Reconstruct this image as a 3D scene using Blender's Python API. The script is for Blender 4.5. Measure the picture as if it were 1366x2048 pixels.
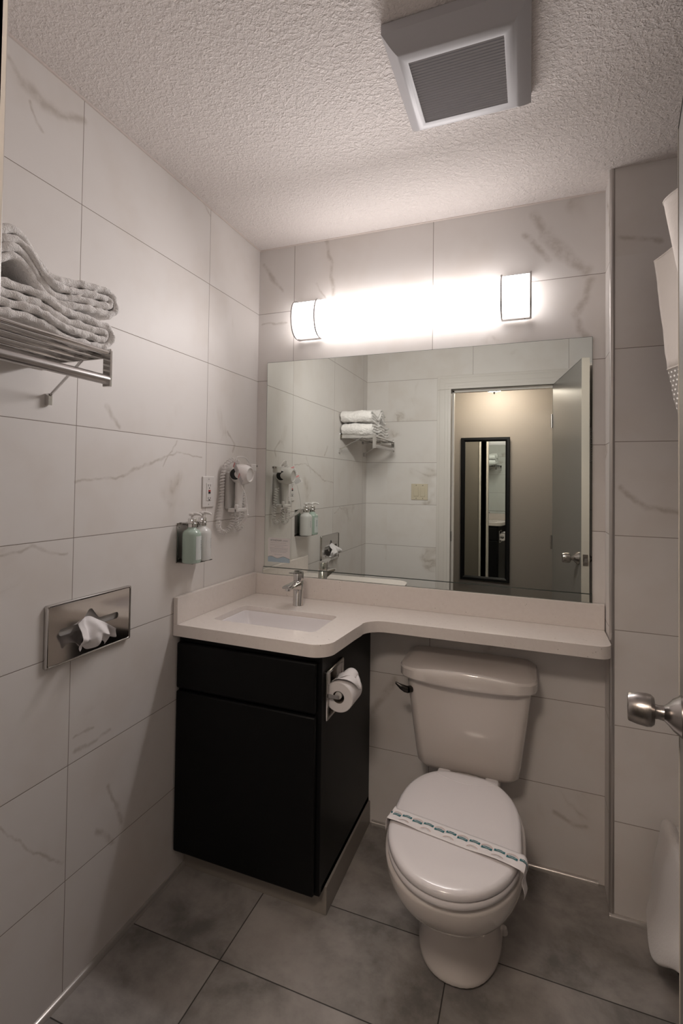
import bpy, bmesh, math, random
from mathutils import Vector, noise
random.seed(7)
for o in list(bpy.data.objects): bpy.data.objects.remove(o)
SC = bpy.context.scene
COL = SC.collection

# ------------------------------------------------------------------ camera, light, exposure
cam_d = bpy.data.cameras.new('camera'); cam = bpy.data.objects.new('camera', cam_d); COL.objects.link(cam)
_y, _p, _r = .3833, .0228, .0141
F = Vector((-math.sin(_y)*math.cos(_p), math.cos(_y)*math.cos(_p), math.sin(_p)))
R0 = Vector((math.cos(_y), math.sin(_y), 0)); U0 = R0.cross(F)
RR = R0*math.cos(_r) + U0*math.sin(_r); UU = -R0*math.sin(_r) + U0*math.cos(_r)
from mathutils import Matrix
M = Matrix(((RR.x, UU.x, -F.x, 1.1451), (RR.y, UU.y, -F.y, -2.0479), (RR.z, UU.z, -F.z, 1.3838), (0, 0, 0, 1)))
cam.matrix_world = M
cam_d.sensor_fit = 'VERTICAL'; cam_d.sensor_height = 36; cam_d.sensor_width = 24
cam_d.lens = 1029.73/2048*36
cam_d.shift_x = 39.28/2048; cam_d.shift_y = -86.24/2048
cam_d.clip_start = .02
SC.camera = cam
w = bpy.data.worlds.new('world'); SC.world = w; w.use_nodes = True
w.node_tree.nodes['Background'].inputs[0].default_value = (1, .93, .88, 1)
w.node_tree.nodes['Background'].inputs[1].default_value = .05
SC.view_settings.view_transform = 'Standard'; SC.view_settings.look = 'None'
SC.view_settings.gamma = 1; SC.view_settings.use_curve_mapping = False
SC.view_settings.exposure = 0.68
SHADE_POWER = 3.35      # glow of the bar lamp over the mirror
HALL_POWER = 32.0       # glow of the dome lamp in the hall

# ------------------------------------------------------------------ materials
def mat(name, col, rough=.5, metal=0., spec=.5, coat=0., emit=None, es=1., trans=0., ior=1.45, sheen=0.):
    m = bpy.data.materials.new(name); m.use_nodes = True
    b = m.node_tree.nodes['Principled BSDF']
    b.inputs['Base Color'].default_value = (*col, 1)
    b.inputs['Roughness'].default_value = rough; b.inputs['Metallic'].default_value = metal
    b.inputs['Specular IOR Level'].default_value = spec
    b.inputs['Coat Weight'].default_value = coat; b.inputs['Coat Roughness'].default_value = .05
    b.inputs['Transmission Weight'].default_value = trans; b.inputs['IOR'].default_value = ior
    b.inputs['Sheen Weight'].default_value = sheen
    if emit:
        b.inputs['Emission Color'].default_value = (*emit, 1); b.inputs['Emission Strength'].default_value = es
    return m
class NT:
    def __init__(s, m): s.t = m.node_tree; s.n = s.t.nodes; s.b = s.n['Principled BSDF']
    def new(s, ty, **kw):
        n = s.n.new(ty)
        for k, v in kw.items(): setattr(n, k, v)
        return n
    def link(s, a, b): s.t.links.new(a, b)
    def val(s, sock, v):
        if hasattr(v, 'is_linked') or hasattr(v, 'links'): s.link(v, sock)
        else: sock.default_value = v
    def math(s, op, a, b=None, c=None, clamp=False):
        n = s.new('ShaderNodeMath', operation=op, use_clamp=clamp); s.val(n.inputs[0], a)
        if b is not None: s.val(n.inputs[1], b)
        if c is not None: s.val(n.inputs[2], c)
        return n.outputs[0]
    def noise(s, vec, scale, detail=2., rough=.5, dist=0.):
        n = s.new('ShaderNodeTexNoise'); s.link(vec, n.inputs['Vector'])
        n.inputs['Scale'].default_value = scale; n.inputs['Detail'].default_value = detail
        n.inputs['Roughness'].default_value = rough; n.inputs['Distortion'].default_value = dist
        return n.outputs['Fac']
    def ramp(s, v, a, b):
        n = s.new('ShaderNodeMapRange'); n.interpolation_type = 'SMOOTHSTEP'
        s.link(v, n.inputs[0]); n.inputs[1].default_value = a; n.inputs[2].default_value = b
        return n.outputs[0]
    def mix(s, f, a, b):
        n = s.new('ShaderNodeMix', data_type='RGBA'); s.val(n.inputs[0], f)
        s.val(n.inputs[6], a if hasattr(a, 'links') else (*a, 1)); s.val(n.inputs[7], b if hasattr(b, 'links') else (*b, 1))
        return n.outputs[2]
    def bump(s, h, strength, dist=.01):
        n = s.new('ShaderNodeBump'); s.link(h, n.inputs['Height'])
        n.inputs['Strength'].default_value = strength; n.inputs['Distance'].default_value = dist
        s.link(n.outputs[0], s.b.inputs['Normal'])
# larger veins of single tiles: (u0, z0, u1, z1, half width)
VL = [(-1.222, 2.373, -1.186, 2.339, 0.0061), (-1.186, 2.339, -1.13, 2.329, 0.0112), (-1.13, 2.329, -1.086, 2.333, 0.0116), (-1.086, 2.333, -0.997, 2.368, 0.0097), (-1.165, 2.311, -1.128, 2.257, 0.0042), (-0.897, 1.595, -0.871, 1.569, 0.0075), (-0.871, 1.569, -0.836, 1.543, 0.006), (-1.0, 1.373, -0.855, 1.384, 0.0035), (-0.855, 1.384, -0.63, 1.455, 0.0039), (-0.63, 1.455, -0.573, 1.478, 0.0034), (-0.573, 1.478, -0.415, 1.465, 0.0025), (-0.642, 1.429, -0.563, 1.519, 0.0024), (-1.209, 1.197, -1.131, 1.208, 0.0034), (-1.131, 1.208, -1.019, 1.175, 0.0036), (-0.978, 0.638, -0.908, 0.633, 0.0055), (-0.908, 0.633, -0.856, 0.638, 0.0049), (-0.983, 0.68, -0.918, 0.675, 0.0031), (-0.86, 0.476, -0.821, 0.403, 0.0051), (-0.821, 0.403, -0.792, 0.341, 0.0078), (-0.896, 0.369, -0.831, 0.303, 0.0074), (-1.19, 0.558, -1.109, 0.457, 0.0027), (-1.109, 0.457, -1.01, 0.364, 0.0036), (-0.245, 1.581, -0.193, 1.532, 0.0041), (-0.193, 1.532, -0.2, 1.496, 0.0048), (-0.456, 2.432, -0.397, 2.4, 0.0043)]
VB = [(1.157, 2.384, 1.198, 2.302, 0.0139), (1.198, 2.302, 1.262, 2.217, 0.0202), (1.262, 2.217, 1.33, 2.149, 0.0167), (1.126, 2.314, 1.212, 2.203, 0.0097), (1.346, 2.114, 1.33, 2.044, 0.0113), (1.33, 2.044, 1.295, 1.997, 0.0113), (1.295, 1.997, 1.311, 1.938, 0.0104), (1.311, 1.938, 1.347, 1.895, 0.0093), (0.323, 2.43, 0.348, 2.313, 0.0075), (0.348, 2.313, 0.364, 2.176, 0.0074), (0.28, 2.239, 0.327, 2.172, 0.003), (0.022, 2.356, 0.079, 2.279, 0.0091), (0.079, 2.279, 0.12, 2.229, 0.0065), (0.019, 2.09, 0.145, 2.084, 0.0039), (1.235, 0.211, 1.3, 0.184, 0.0072), (1.3, 0.184, 1.334, 0.184, 0.0071), (0.557, 0.453, 0.649, 0.588, 0.0117)]
VP = [(1.415, 1.37, 1.488, 1.317, 0.0075), (1.488, 1.317, 1.582, 1.297, 0.0083), (1.417, 2.197, 1.529, 2.169, 0.0066)]
def tile_mat(name, axis, u0, du, v0=0., dv=.3048, floor=False, umin=None, seed=0., vmax=None, veins=()):
    m = mat(name, (.6, .6, .6), .5, spec=.35)
    t = NT(m)
    tc = t.new('ShaderNodeTexCoord'); sp = t.new('ShaderNodeSeparateXYZ'); t.link(tc.outputs['Object'], sp.inputs[0])
    U = sp.outputs[axis]; V = sp.outputs['Y' if floor else 'Z']
    u = t.math('DIVIDE', t.math('SUBTRACT', U, u0), du); v = t.math('DIVIDE', t.math('SUBTRACT', V, v0), dv)
    iu, iv = t.math('FLOOR', u), t.math('FLOOR', v)
    fu, fv = t.math('FRACT', u), t.math('FRACT', v)
    eu = t.math('MULTIPLY', t.math('MINIMUM', fu, t.math('SUBTRACT', 1., fu)), du)
    ev = t.math('MULTIPLY', t.math('MINIMUM', fv, t.math('SUBTRACT', 1., fv)), dv)
    if umin is not None: eu = t.math('ADD', eu, t.math('LESS_THAN', U, umin))
    if vmax is not None: ev = t.math('ADD', ev, t.math('GREATER_THAN', V, vmax))
    e = t.math('MINIMUM', eu, ev)
    gw = .0009 if not floor else .0016
    grout = t.math('SUBTRACT', 1., t.ramp(e, gw*.6, gw*1.5))
    if floor: iv = t.math('MINIMUM', iv, 0.)
    cb = t.new('ShaderNodeCombineXYZ'); t.link(iu, cb.inputs[0]); t.link(iv, cb.inputs[1]); cb.inputs[2].default_value = seed
    wn = t.new('ShaderNodeTexWhiteNoise', noise_dimensions='3D'); t.link(cb.outputs[0], wn.inputs[0])
    sc = t.new('ShaderNodeVectorMath', operation='SCALE'); t.link(wn.outputs['Color'], sc.inputs[0]); sc.inputs['Scale'].default_value = 23.
    ad = t.new('ShaderNodeVectorMath', operation='ADD'); t.link(tc.outputs['Object'], ad.inputs[0]); t.link(sc.outputs[0], ad.inputs[1])
    P = ad.outputs[0]
    if not floor:
        # marble: thin wandering veins kept to a few patches of every tile, and soft warm clouds
        n1 = t.noise(P, 2.3, 4., .55, .6)
        d1 = t.math('ABSOLUTE', t.math('SUBTRACT', n1, .5))
        vein = t.math('SUBTRACT', 1., t.ramp(d1, .002, .016))
        soft = t.math('SUBTRACT', 1., t.ramp(d1, .0, .06))
        mk = t.ramp(t.noise(P, 3.0, 2., .5), .56, .72) if not veins else t.ramp(t.noise(P, 3.0, 2., .5), .62, .80)
        mk2 = t.ramp(t.noise(P, 2.1, 1., .5), .50, .72)
        brk = t.ramp(t.noise(P, 30., 2., .5), .30, .62)
        vein = t.math('MULTIPLY', t.math('MULTIPLY', vein, mk), brk)
        soft = t.math('MULTIPLY', soft, mk)
        cloud = t.ramp(t.noise(P, 4.5, 3., .55), .42, .72)
        base = t.mix(t.math('MULTIPLY', cloud, .55), (.76, .725, .70), (.69, .635, .59))
        if veins:
            wv = t.new('ShaderNodeTexNoise'); t.link(tc.outputs['Object'], wv.inputs['Vector']); wv.inputs['Scale'].default_value = 16.; wv.inputs['Detail'].default_value = 4.
            off = t.new('ShaderNodeVectorMath', operation='MULTIPLY_ADD'); t.link(wv.outputs['Color'], off.inputs[0]); off.inputs[1].default_value = (.034,)*3; off.inputs[2].default_value = (-.017,)*3
            cu = t.new('ShaderNodeCombineXYZ'); t.link(U, cu.inputs[0]); t.link(V, cu.inputs[1])
            so_ = t.new('ShaderNodeSeparateXYZ'); t.link(off.outputs[0], so_.inputs[0]); c2_ = t.new('ShaderNodeCombineXYZ'); t.link(so_.outputs[0], c2_.inputs[0]); t.link(so_.outputs[1], c2_.inputs[1])
            pp = t.new('ShaderNodeVectorMath', operation='ADD'); t.link(cu.outputs[0], pp.inputs[0]); t.link(c2_.outputs[0], pp.inputs[1])
            acc = None
            for (a0, a1, b0, b1, hw) in veins:
                pa = t.new('ShaderNodeVectorMath', operation='SUBTRACT'); t.link(pp.outputs[0], pa.inputs[0]); pa.inputs[1].default_value = (a0, a1, 0)
                L2 = (b0-a0)**2+(b1-a1)**2
                dt = t.new('ShaderNodeVectorMath', operation='DOT_PRODUCT'); t.link(pa.outputs[0], dt.inputs[0]); dt.inputs[1].default_value = ((b0-a0)/L2, (b1-a1)/L2, 0)
                hh = t.math('ADD', dt.outputs['Value'], 0., clamp=True)
                bs = t.new('ShaderNodeVectorMath', operation='SCALE'); bs.inputs[0].default_value = (b0-a0, b1-a1, 0); t.link(hh, bs.inputs['Scale'])
                ds = t.new('ShaderNodeVectorMath', operation='DISTANCE'); t.link(pa.outputs[0], ds.inputs[0]); t.link(bs.outputs[0], ds.inputs[1])
                k = t.math('SUBTRACT', 1., t.ramp(ds.outputs['Value'], hw*.0, hw*1.9))
                acc = k if acc is None else t.math('MAXIMUM', acc, k)
            acc = t.math('MULTIPLY', acc, t.math('ADD', .35, t.math('MULTIPLY', t.ramp(t.noise(tc.outputs['Object'], 22., 3., .6), .35, .6), .65)))
            base = t.mix(t.math('MULTIPLY', acc, .50), base, (.38, .325, .27))
        base = t.mix(t.math('MULTIPLY', soft, .5), base, (.50, .44, .375))
        base = t.mix(t.math('MULTIPLY', vein, .42), base, (.30, .245, .19))
        gcol = (.20, .155, .125)
    else:
        c1 = t.ramp(t.noise(P, 3.8, 6., .62, .25), .32, .70)
        c2 = t.ramp(t.noise(P, 11., 5., .65), .40, .66)
        base = t.mix(c1, (.17, .158, .148), (.42, .39, .365))
        base = t.mix(t.math('MULTIPLY', c2, .45), base, (.40, .37, .345))
        gcol = (.025, .022, .02)
    t.link(t.mix(t.math('MULTIPLY', grout, .9), base, gcol), t.b.inputs['Base Color'])
    t.val(t.b.inputs['Roughness'], t.math('ADD', t.math('MULTIPLY', grout, .3), .50 if not floor else .40))
    h = t.math('SUBTRACT', 1., grout)
    if floor: h = t.math('ADD', h, t.math('MULTIPLY', t.noise(P, 30., 3.), .15))
    t.bump(h, .35, .002)
    return m
M_ = {}
M_['tile_left'] = tile_mat('marble_tile_left', 'Y', -.3909, .6096, seed=1., veins=VL)
M_['tile_back'] = tile_mat('marble_tile_back', 'X', .176, .6096, seed=4., veins=VB)
M_['tile_pier'] = tile_mat('marble_tile_pier', 'X', 1.392+.6096*2, 1.2192, seed=9., vmax=2.0, veins=VP)
M_['tile_jog'] = tile_mat('marble_tile_jog', 'Y', -.5, .6096, seed=13.)
M_['tile_rear'] = tile_mat('marble_tile_rear', 'X', .774, .6096, umin=.45, seed=17.)
M_['tile_floor'] = tile_mat('slate_floor_tile', 'X', .325, .6096, -.4435, .3025, floor=True, vmax=-.3)
M_['toe_tile'] = mat('toe_kick_tile', (.28, .25, .22), .4)
# textured ceiling
m = mat('stippled_ceiling_paint', (.82, .76, .73), .75); t = NT(m)
tc = t.new('ShaderNodeTexCoord'); ob = tc.outputs['Object']
h = t.math('ADD', t.ramp(t.noise(ob, 75., 4., .6, .5), .46, .66), t.math('MULTIPLY', t.ramp(t.noise(ob, 130., 3., .6, .5), .42, .7), .6))
t.bump(h, .5, .005); M_['ceil'] = m
def plain_wall(name, col, rough=.6):
    m = mat(name, col, rough); t = NT(m); tc = t.new('ShaderNodeTexCoord')
    t.bump(t.noise(tc.outputs['Object'], 180., 3.), .12, .002); return m
M_['hall'] = plain_wall('taupe_hall_paint', (.21, .187, .165), .5)
M_['hall_floor'] = mat('dark_hall_carpet', (.07, .065, .06), .9)
M_['hall_ceil'] = mat('hall_ceiling_paint', (.6, .56, .52), .8)
M_['door'] = plain_wall('grey_door_paint', (.20, .19, .175), .32)
M_['door_edge'] = mat('cream_door_edge', (.62, .57, .50), .45)
M_['trim'] = mat('white_trim_paint', (.68, .64, .60), .35)
M_['caulk'] = mat('pinkish_caulk', (.66, .58, .54), .7)
M_['cove'] = mat('pale_metal_cove_trim', (.62, .58, .55), .22, .55)
M_['schluter'] = mat('satin_metal_corner_trim', (.52, .49, .47), .3, .7)
M_['black_lacquer'] = mat('black_lacquer', (.004, .004, .0042), .42, spec=.22)
M_['chrome'] = mat('chrome', (.72, .71, .70), .07, 1.)
M_['plate_chrome'] = mat('polished_steel', (.52, .50, .48), .12, 1.)
M_['nickel'] = mat('satin_nickel', (.42, .39, .37), .26, 1.)
M_['alu'] = mat('brushed_aluminium', (.50, .48, .47), .3, 1.)
M_['dark_metal'] = mat('dark_gunmetal', (.06, .055, .05), .25, .9)
M_['porcelain'] = mat('glazed_porcelain', (.70, .645, .605), .12, coat=.5)
M_['seat'] = mat('white_seat_plastic', (.74, .70, .70), .16, coat=.3)
M_['sink'] = mat('white_sink_ceramic', (.84, .81, .82), .14, coat=.4)
M_['white_pl'] = mat('white_plastic', (.72, .69, .67), .35)
M_['grey_pl'] = mat('pale_grey_plastic', (.52, .50, .48), .4)
M_['fan'] = mat('white_fan_plastic', (.50, .49, .505), .42)
M_['fan_dark'] = mat('shaded_grille_back', (.16, .145, .145), .8)  # backing coloured dark to stand in for shade between the slats
M_['ivory'] = mat('ivory_plastic', (.62, .55, .42), .35)
M_['black'] = mat('black_plastic', (.012, .012, .012), .4)
M_['dark'] = mat('dark_recess', (.02, .018, .016), .8)
M_['red'] = mat('red_plastic', (.45, .02, .02), .4)
M_['paper'] = mat('white_paper', (.76, .72, .71), .8)
M_['tissue'] = mat('white_tissue', (.80, .77, .77), .9)
M_['teal'] = mat('teal_print', (.015, .13, .15), .6)
M_['orange'] = mat('faded_orange_print', (.52, .30, .22), .6)
M_['grey_ink'] = mat('grey_print', (.22, .22, .23), .6)
M_['pale_ink'] = mat('pale_grey_print', (.42, .42, .43), .6)
M_['pink'] = mat('pink_print', (.68, .30, .30), .6)
M_['blue_wave'] = mat('pale_blue_print', (.42, .52, .60), .6)
M_['mint'] = mat('mint_gel_bottle', (.38, .47, .41), .22, coat=.2)
M_['white_bottle'] = mat('white_lotion_bottle', (.66, .655, .64), .25)
M_['label'] = mat('pale_bottle_label', (.62, .66, .65), .4)
M_['card'] = mat('roll_core_card', (.24, .20, .16), .9)
M_['mirror'] = mat('silvered_glass', (.86, .90, .85), .0, 1.)
M_['mirror_edge'] = mat('mirror_edge', (.08, .10, .085), .3, .5)
M_['hall_mirror'] = mat('hall_mirror_glass', (.80, .83, .80), .0, 1.)
M_['bar_glow'] = mat('glowing_acrylic', (.9, .9, .9), .4, emit=(1, .95, .935), es=SHADE_POWER)
M_['dome_glow'] = mat('glowing_dome_glass', (.9, .85, .75), .4, emit=(1, .86, .74), es=HALL_POWER)
M_['tub'] = mat('tub_enamel', (.70, .67, .64), .15, coat=.4)
# quartz worktop
m = mat('speckled_quartz', (.66, .60, .56), .22); t = NT(m); tc = t.new('ShaderNodeTexCoord'); ob = tc.outputs['Object']
vo = t.new('ShaderNodeTexVoronoi'); t.link(ob, vo.inputs['Vector']); vo.inputs['Scale'].default_value = 95.
sp1 = t.math('MULTIPLY', t.math('SUBTRACT', 1., t.ramp(vo.outputs['Distance'], .10, .19)), t.ramp(t.noise(ob, 24., 2.), .56, .64))
vo2 = t.new('ShaderNodeTexVoronoi'); t.link(ob, vo2.inputs['Vector']); vo2.inputs['Scale'].default_value = 60.
sp2 = t.math('MULTIPLY', t.math('SUBTRACT', 1., t.ramp(vo2.outputs['Distance'], .05, .11)), t.ramp(t.noise(ob, 9., 2.), .58, .64))
cl = t.ramp(t.noise(ob, 60., 4., .7), .35, .7)
c = t.mix(t.math('MULTIPLY', cl, .3), (.78, .72, .68), (.70, .63, .585))
c = t.mix(t.math('MULTIPLY', sp1, .6), c, (.20, .16, .13)); c = t.mix(t.math('MULTIPLY', sp2, .8), c, (.9, .88, .85))
t.link(c, t.b.inputs['Base Color']); M_['quartz'] = m
# terry cloth
def cloth(name, col, sc=420., st=.8, sheen=.3):
    m = mat(name, col, .95, sheen=sheen); t = NT(m); tc = t.new('ShaderNodeTexCoord'); ob = tc.outputs['Object']
    h = t.math('ADD', t.noise(ob, sc, 2.), t.math('MULTIPLY', t.noise(ob, 90., 3.), 1.2)); t.bump(h, st, .004); return m
M_['terry'] = cloth('white_terry_cloth', (.93, .895, .87))
M_['matcloth'] = cloth('white_mat_cloth', (.66, .62, .59), 300., .3)
M_['curtain'] = cloth('cream_curtain_cloth', (.72, .655, .60), 500., .12, .1)
# sheer band of the curtain: open net with pearly dots
m = mat('sheer_net', (.62, .58, .53), .5); t = NT(m); tc = t.new('ShaderNodeTexCoord')
sp = t.new('ShaderNodeSeparateXYZ'); t.link(tc.outputs['UV'], sp.inputs[0])
fu = t.math('SUBTRACT', t.math('FRACT', t.math('MULTIPLY', sp.outputs['X'], 1.)), .5)
row = t.math('MULTIPLY', t.math('FRACT', t.math('MULTIPLY', t.math('FLOOR', sp.outputs['Y']), .5)), 1.)
fu = t.math('SUBTRACT', t.math('FRACT', t.math('ADD', sp.outputs['X'], row)), .5)
fv = t.math('SUBTRACT', t.math('FRACT', sp.outputs['Y']), .5)
rr = t.math('SQRT', t.math('ADD', t.math('MULTIPLY', fu, fu), t.math('MULTIPLY', fv, fv)))
dot = t.math('SUBTRACT', 1., t.ramp(rr, .20, .27))
t.link(t.mix(dot, (.45, .40, .35), (.85, .82, .78)), t.b.inputs['Base Color'])
t.val(t.b.inputs['Alpha'], t.math('ADD', .38, t.math('MULTIPLY', dot, .62)))
t.bump(dot, .6, .002); M_['net'] = m

# ------------------------------------------------------------------ helpers
def wloc(o):
    v = Vector(o.location)
    while o.parent: o = o.parent; v = v + Vector(o.location)
    return v
def tag(o, label=None, cat=None, group=None, kind=None):
    if label: o['label'] = label
    if cat: o['category'] = cat
    if group: o['group'] = group
    if kind: o['kind'] = kind
    return o
def thing(name, label, cat, loc, group=None):
    o = bpy.data.objects.new(name, None); COL.objects.link(o); o.location = loc
    o.empty_display_size = .05
    return tag(o, label, cat, group)
class MB:
    """collects geometry given in room coordinates"""
    def __init__(s): s.v = []; s.f = []; s.m = []; s.uv = None
    def add(s, vs, fs, mi=0):
        k = len(s.v); s.v += [tuple(p) for p in vs]
        for f in fs: s.f.append(tuple(i+k for i in f)); s.m.append(mi)
        return s
    def box(s, x0, x1, y0, y1, z0, z1, mi=0, bev=0., seg=2):
        bm = bmesh.new(); bmesh.ops.create_cube(bm, size=1.)
        for v in bm.verts: v.co = Vector(((x0+x1)/2+v.co.x*(x1-x0), (y0+y1)/2+v.co.y*(y1-y0), (z0+z1)/2+v.co.z*(z1-z0)))
        if bev: bmesh.ops.bevel(bm, geom=bm.edges[:], offset=bev, segments=seg, affect='EDGES', profile=.5)
        return s.bm(bm, mi)
    def bm(s, bm, mi=0, mtx=None):
        bm.verts.index_update()
        vs = [(mtx @ v.co if mtx else v.co) for v in bm.verts]
        s.add([tuple(v) for v in vs], [[v.index for v in f.verts] for f in bm.faces], mi); bm.free(); return s
    def tube(s, pts, r, n=12, mi=0, cap=True, closed=False, squash=None):
        pts = [Vector(p) for p in pts]; N = len(pts); rs = r if isinstance(r, (list, tuple)) else [r]*N
        rings = []; up = None
        for i, p in enumerate(pts):
            if closed: d = pts[(i+1) % N]-pts[i-1]
            else: d = pts[min(i+1, N-1)]-pts[max(i-1, 0)]
            d.normalize()
            if up is None: up = d.orthogonal().normalized()
            up = (up-d*up.dot(d)); up = up.normalized() if up.length > 1e-6 else d.orthogonal().normalized()
            side = d.cross(up)
            rings.append([p+(up*math.cos(a)+side*math.sin(a))*rs[i] for a in [2*math.pi*k/n for k in range(n)]])
        vs = [v for rg in rings for v in rg]; fs = []
        for i in range(N if closed else N-1):
            a, b = i*n, ((i+1) % N)*n
            for k in range(n): fs.append((a+k, a+(k+1) % n, b+(k+1) % n, b+k))
        if cap and not closed: fs += [tuple(range(n))[::-1], tuple((N-1)*n+k for k in range(n))]
        return s.add(vs, fs, mi)
    def lathe(s, o, ax, prof, n=32, mi=0):
        o = Vector(o); ax = Vector(ax).normalized(); a = ax.orthogonal().normalized(); b = ax.cross(a)
        vs = []; fs = []
        for (r, h) in prof:
            for k in range(n):
                t = 2*math.pi*k/n; vs.append(o+ax*h+(a*math.cos(t)+b*math.sin(t))*max(r, 1e-5))
        for i in range(len(prof)-1):
            for k in range(n): fs.append((i*n+k, i*n+(k+1) % n, (i+1)*n+(k+1) % n, (i+1)*n+k))
        fs.append(tuple(range(n))[::-1]); fs.append(tuple((len(prof)-1)*n+k for k in range(n)))
        return s.add(vs, fs, mi)
    def loft(s, rings, mi=0, cap=True):
        n = len(rings[0]); vs = [v for r in rings for v in r]; fs = []
        for i in range(len(rings)-1):
            for k in range(n): fs.append((i*n+k, i*n+(k+1) % n, (i+1)*n+(k+1) % n, (i+1)*n+k))
        if cap: fs += [tuple(range(n))[::-1], tuple((len(rings)-1)*n+k for k in range(n))]
        return s.add(vs, fs, mi)
    def prism(s, poly, z0, z1, mi=0):
        return s.loft([[(x, y, z0) for x, y in poly], [(x, y, z1) for x, y in poly]], mi)
    def grid(s, P, mi=0, flip=False):
        r, c = len(P), len(P[0]); vs = [p for row in P for p in row]; fs = []
        for i in range(r-1):
            for j in range(c-1):
                f = (i*c+j, i*c+j+1, (i+1)*c+j+1, (i+1)*c+j); fs.append(f[::-1] if flip else f)
        return s.add(vs, fs, mi)
    def build(s, name, mats, parent=None, smooth=True, bevel=0., sub=0, solid=0., angle=40, fix=True, label=None):
        me = bpy.data.meshes.new(name); me.from_pydata([tuple(v) for v in s.v], [], s.f)
        mats = mats if isinstance(mats, (list, tuple)) else [mats]
        for q in mats: me.materials.append(M_[q] if isinstance(q, str) else q)
        for p, mi in zip(me.polygons, s.m): p.material_index = mi
        if fix:
            bm = bmesh.new(); bm.from_mesh(me); bmesh.ops.recalc_face_normals(bm, faces=bm.faces); bm.to_mesh(me); bm.free()
        o = bpy.data.objects.new(name, me); COL.objects.link(o)
        if parent: o.parent = parent; o.location = -wloc(parent)
        if solid: q = o.modifiers.new('thickness', 'SOLIDIFY'); q.thickness = solid; q.offset = 0
        if bevel:
            q = o.modifiers.new('bevel', 'BEVEL'); q.width = bevel; q.segments = 3; q.limit_method = 'ANGLE'; q.angle_limit = math.radians(35)
        if sub: q = o.modifiers.new('subdiv', 'SUBSURF'); q.levels = sub; q.render_levels = sub
        if smooth:
            for p in me.polygons: p.use_smooth = True
            if not sub:
                bm = bmesh.new(); bm.from_mesh(me)
                for e in bm.edges:
                    if len(e.link_faces) == 2 and e.calc_face_angle(0) > math.radians(angle): e.smooth = False
                bm.to_mesh(me); bm.free()
        if label: o['label'] = label
        return o
def struct(name, mb, m, **kw):
    o = mb.build(name, m, None, smooth=kw.pop('smooth', False), **kw); o['kind'] = 'structure'; return o
def rrect(x0, x1, y0, y1, r, n=6):
    P = []
    for cx, cy, a in ((x1-r, y1-r, 0), (x0+r, y1-r, 90), (x0+r, y0+r, 180), (x1-r, y0+r, 270)):
        for k in range(n+1):
            t = math.radians(a+90*k/n); P.append((cx+r*math.cos(t), cy+r*math.sin(t)))
    return P
def clerp(K, t):
    """smooth interpolation through keyed tuples (t, a, b, ...)"""
    if t <= K[0][0]: return K[0][1:]
    if t >= K[-1][0]: return K[-1][1:]
    for i in range(len(K)-1):
        if K[i][0] <= t <= K[i+1][0]:
            a, b = K[i], K[i+1]; u = (t-a[0])/(b[0]-a[0]); u = u*u*(3-2*u)*.5+u*.5
            return tuple(p+(q-p)*u for p, q in zip(a[1:], b[1:]))
def bez(P, n=40):
    """Catmull-Rom through points"""
    P = [Vector(p) for p in P]; Q = [P[0]*2-P[1]]+P+[P[-1]*2-P[-2]]; out = []
    for i in range(1, len(Q)-2):
        for k in range(n):
            t = k/n; a, b, c, d = Q[i-1], Q[i], Q[i+1], Q[i+2]
            out.append(.5*((2*b)+(c-a)*t+(2*a-5*b+4*c-d)*t*t+(3*b-a-3*c+d)*t**3))
    out.append(P[-1]); return out

# ------------------------------------------------------------------ the room
H = 2.427; W = 1.392; PY = -.135; RY = -1.705; RO = -1.83; XR = 2.32; HY = -2.73; HH = 2.30
struct('floor', MB().box(-.1, XR+.1, RO, .1, -.06, 0), 'tile_floor')
struct('ceiling', MB().box(-.1, XR+.1, RY-.02, .1, H, H+.08), 'ceil')
struct('wall_left', MB().box(-.1, 0, RO, .1, 0, H), 'tile_left')
struct('wall_back', MB().box(0, W, 0, .1, 0, H), 'tile_back')
mb = MB().box(W, XR, PY, .1, 0, H)
o = mb.build('wall_right', ['tile_pier', 'tile_jog'], smooth=False); o['kind'] = 'structure'
for p in o.data.polygons:
    if abs(p.normal.x) > .9: p.material_index = 1
struct('wall_tub', MB().box(XR, XR+.1, RO, .1, 0, H), 'tile_jog')
JL, JR, JT = .628, 1.295, 2.045      # door opening
mb = MB().box(0, JL-.02, RO+.012, RY, 0, H).box(JR+.02, XR, RO+.012, RY, 0, H).box(JL-.02, JR+.02, RO+.012, RY, JT+.02, H)
struct('wall_rear', mb, 'tile_rear')
mb = MB().box(-1.2, JL-.02, RO, RO+.012, 0, HH).box(JR+.02, 3., RO, RO+.012, 0, HH).box(JL-.02, JR+.02, RO, RO+.012, JT+.02, HH)
struct('wall_hall_inner', mb, 'hall')
struct('wall_hall', MB().box(-1.2, 3., HY-.1, HY, 0, HH), 'hall')
struct('wall_hall_left', MB().box(-1.3, -1.2, HY-.1, RO+.012, 0, HH), 'hall')
struct('wall_hall_right', MB().box(3., 3.1, HY-.1, RO+.012, 0, HH), 'hall')
struct('floor_hall', MB().box(-1.3, 3.1, HY-.1, RO, -.06, -.001), 'hall_floor')
struct('ceiling_hall', MB().box(-1.3, 3.1, HY-.1, RO+.012, HH, HH+.08), 'hall_ceil')
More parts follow.
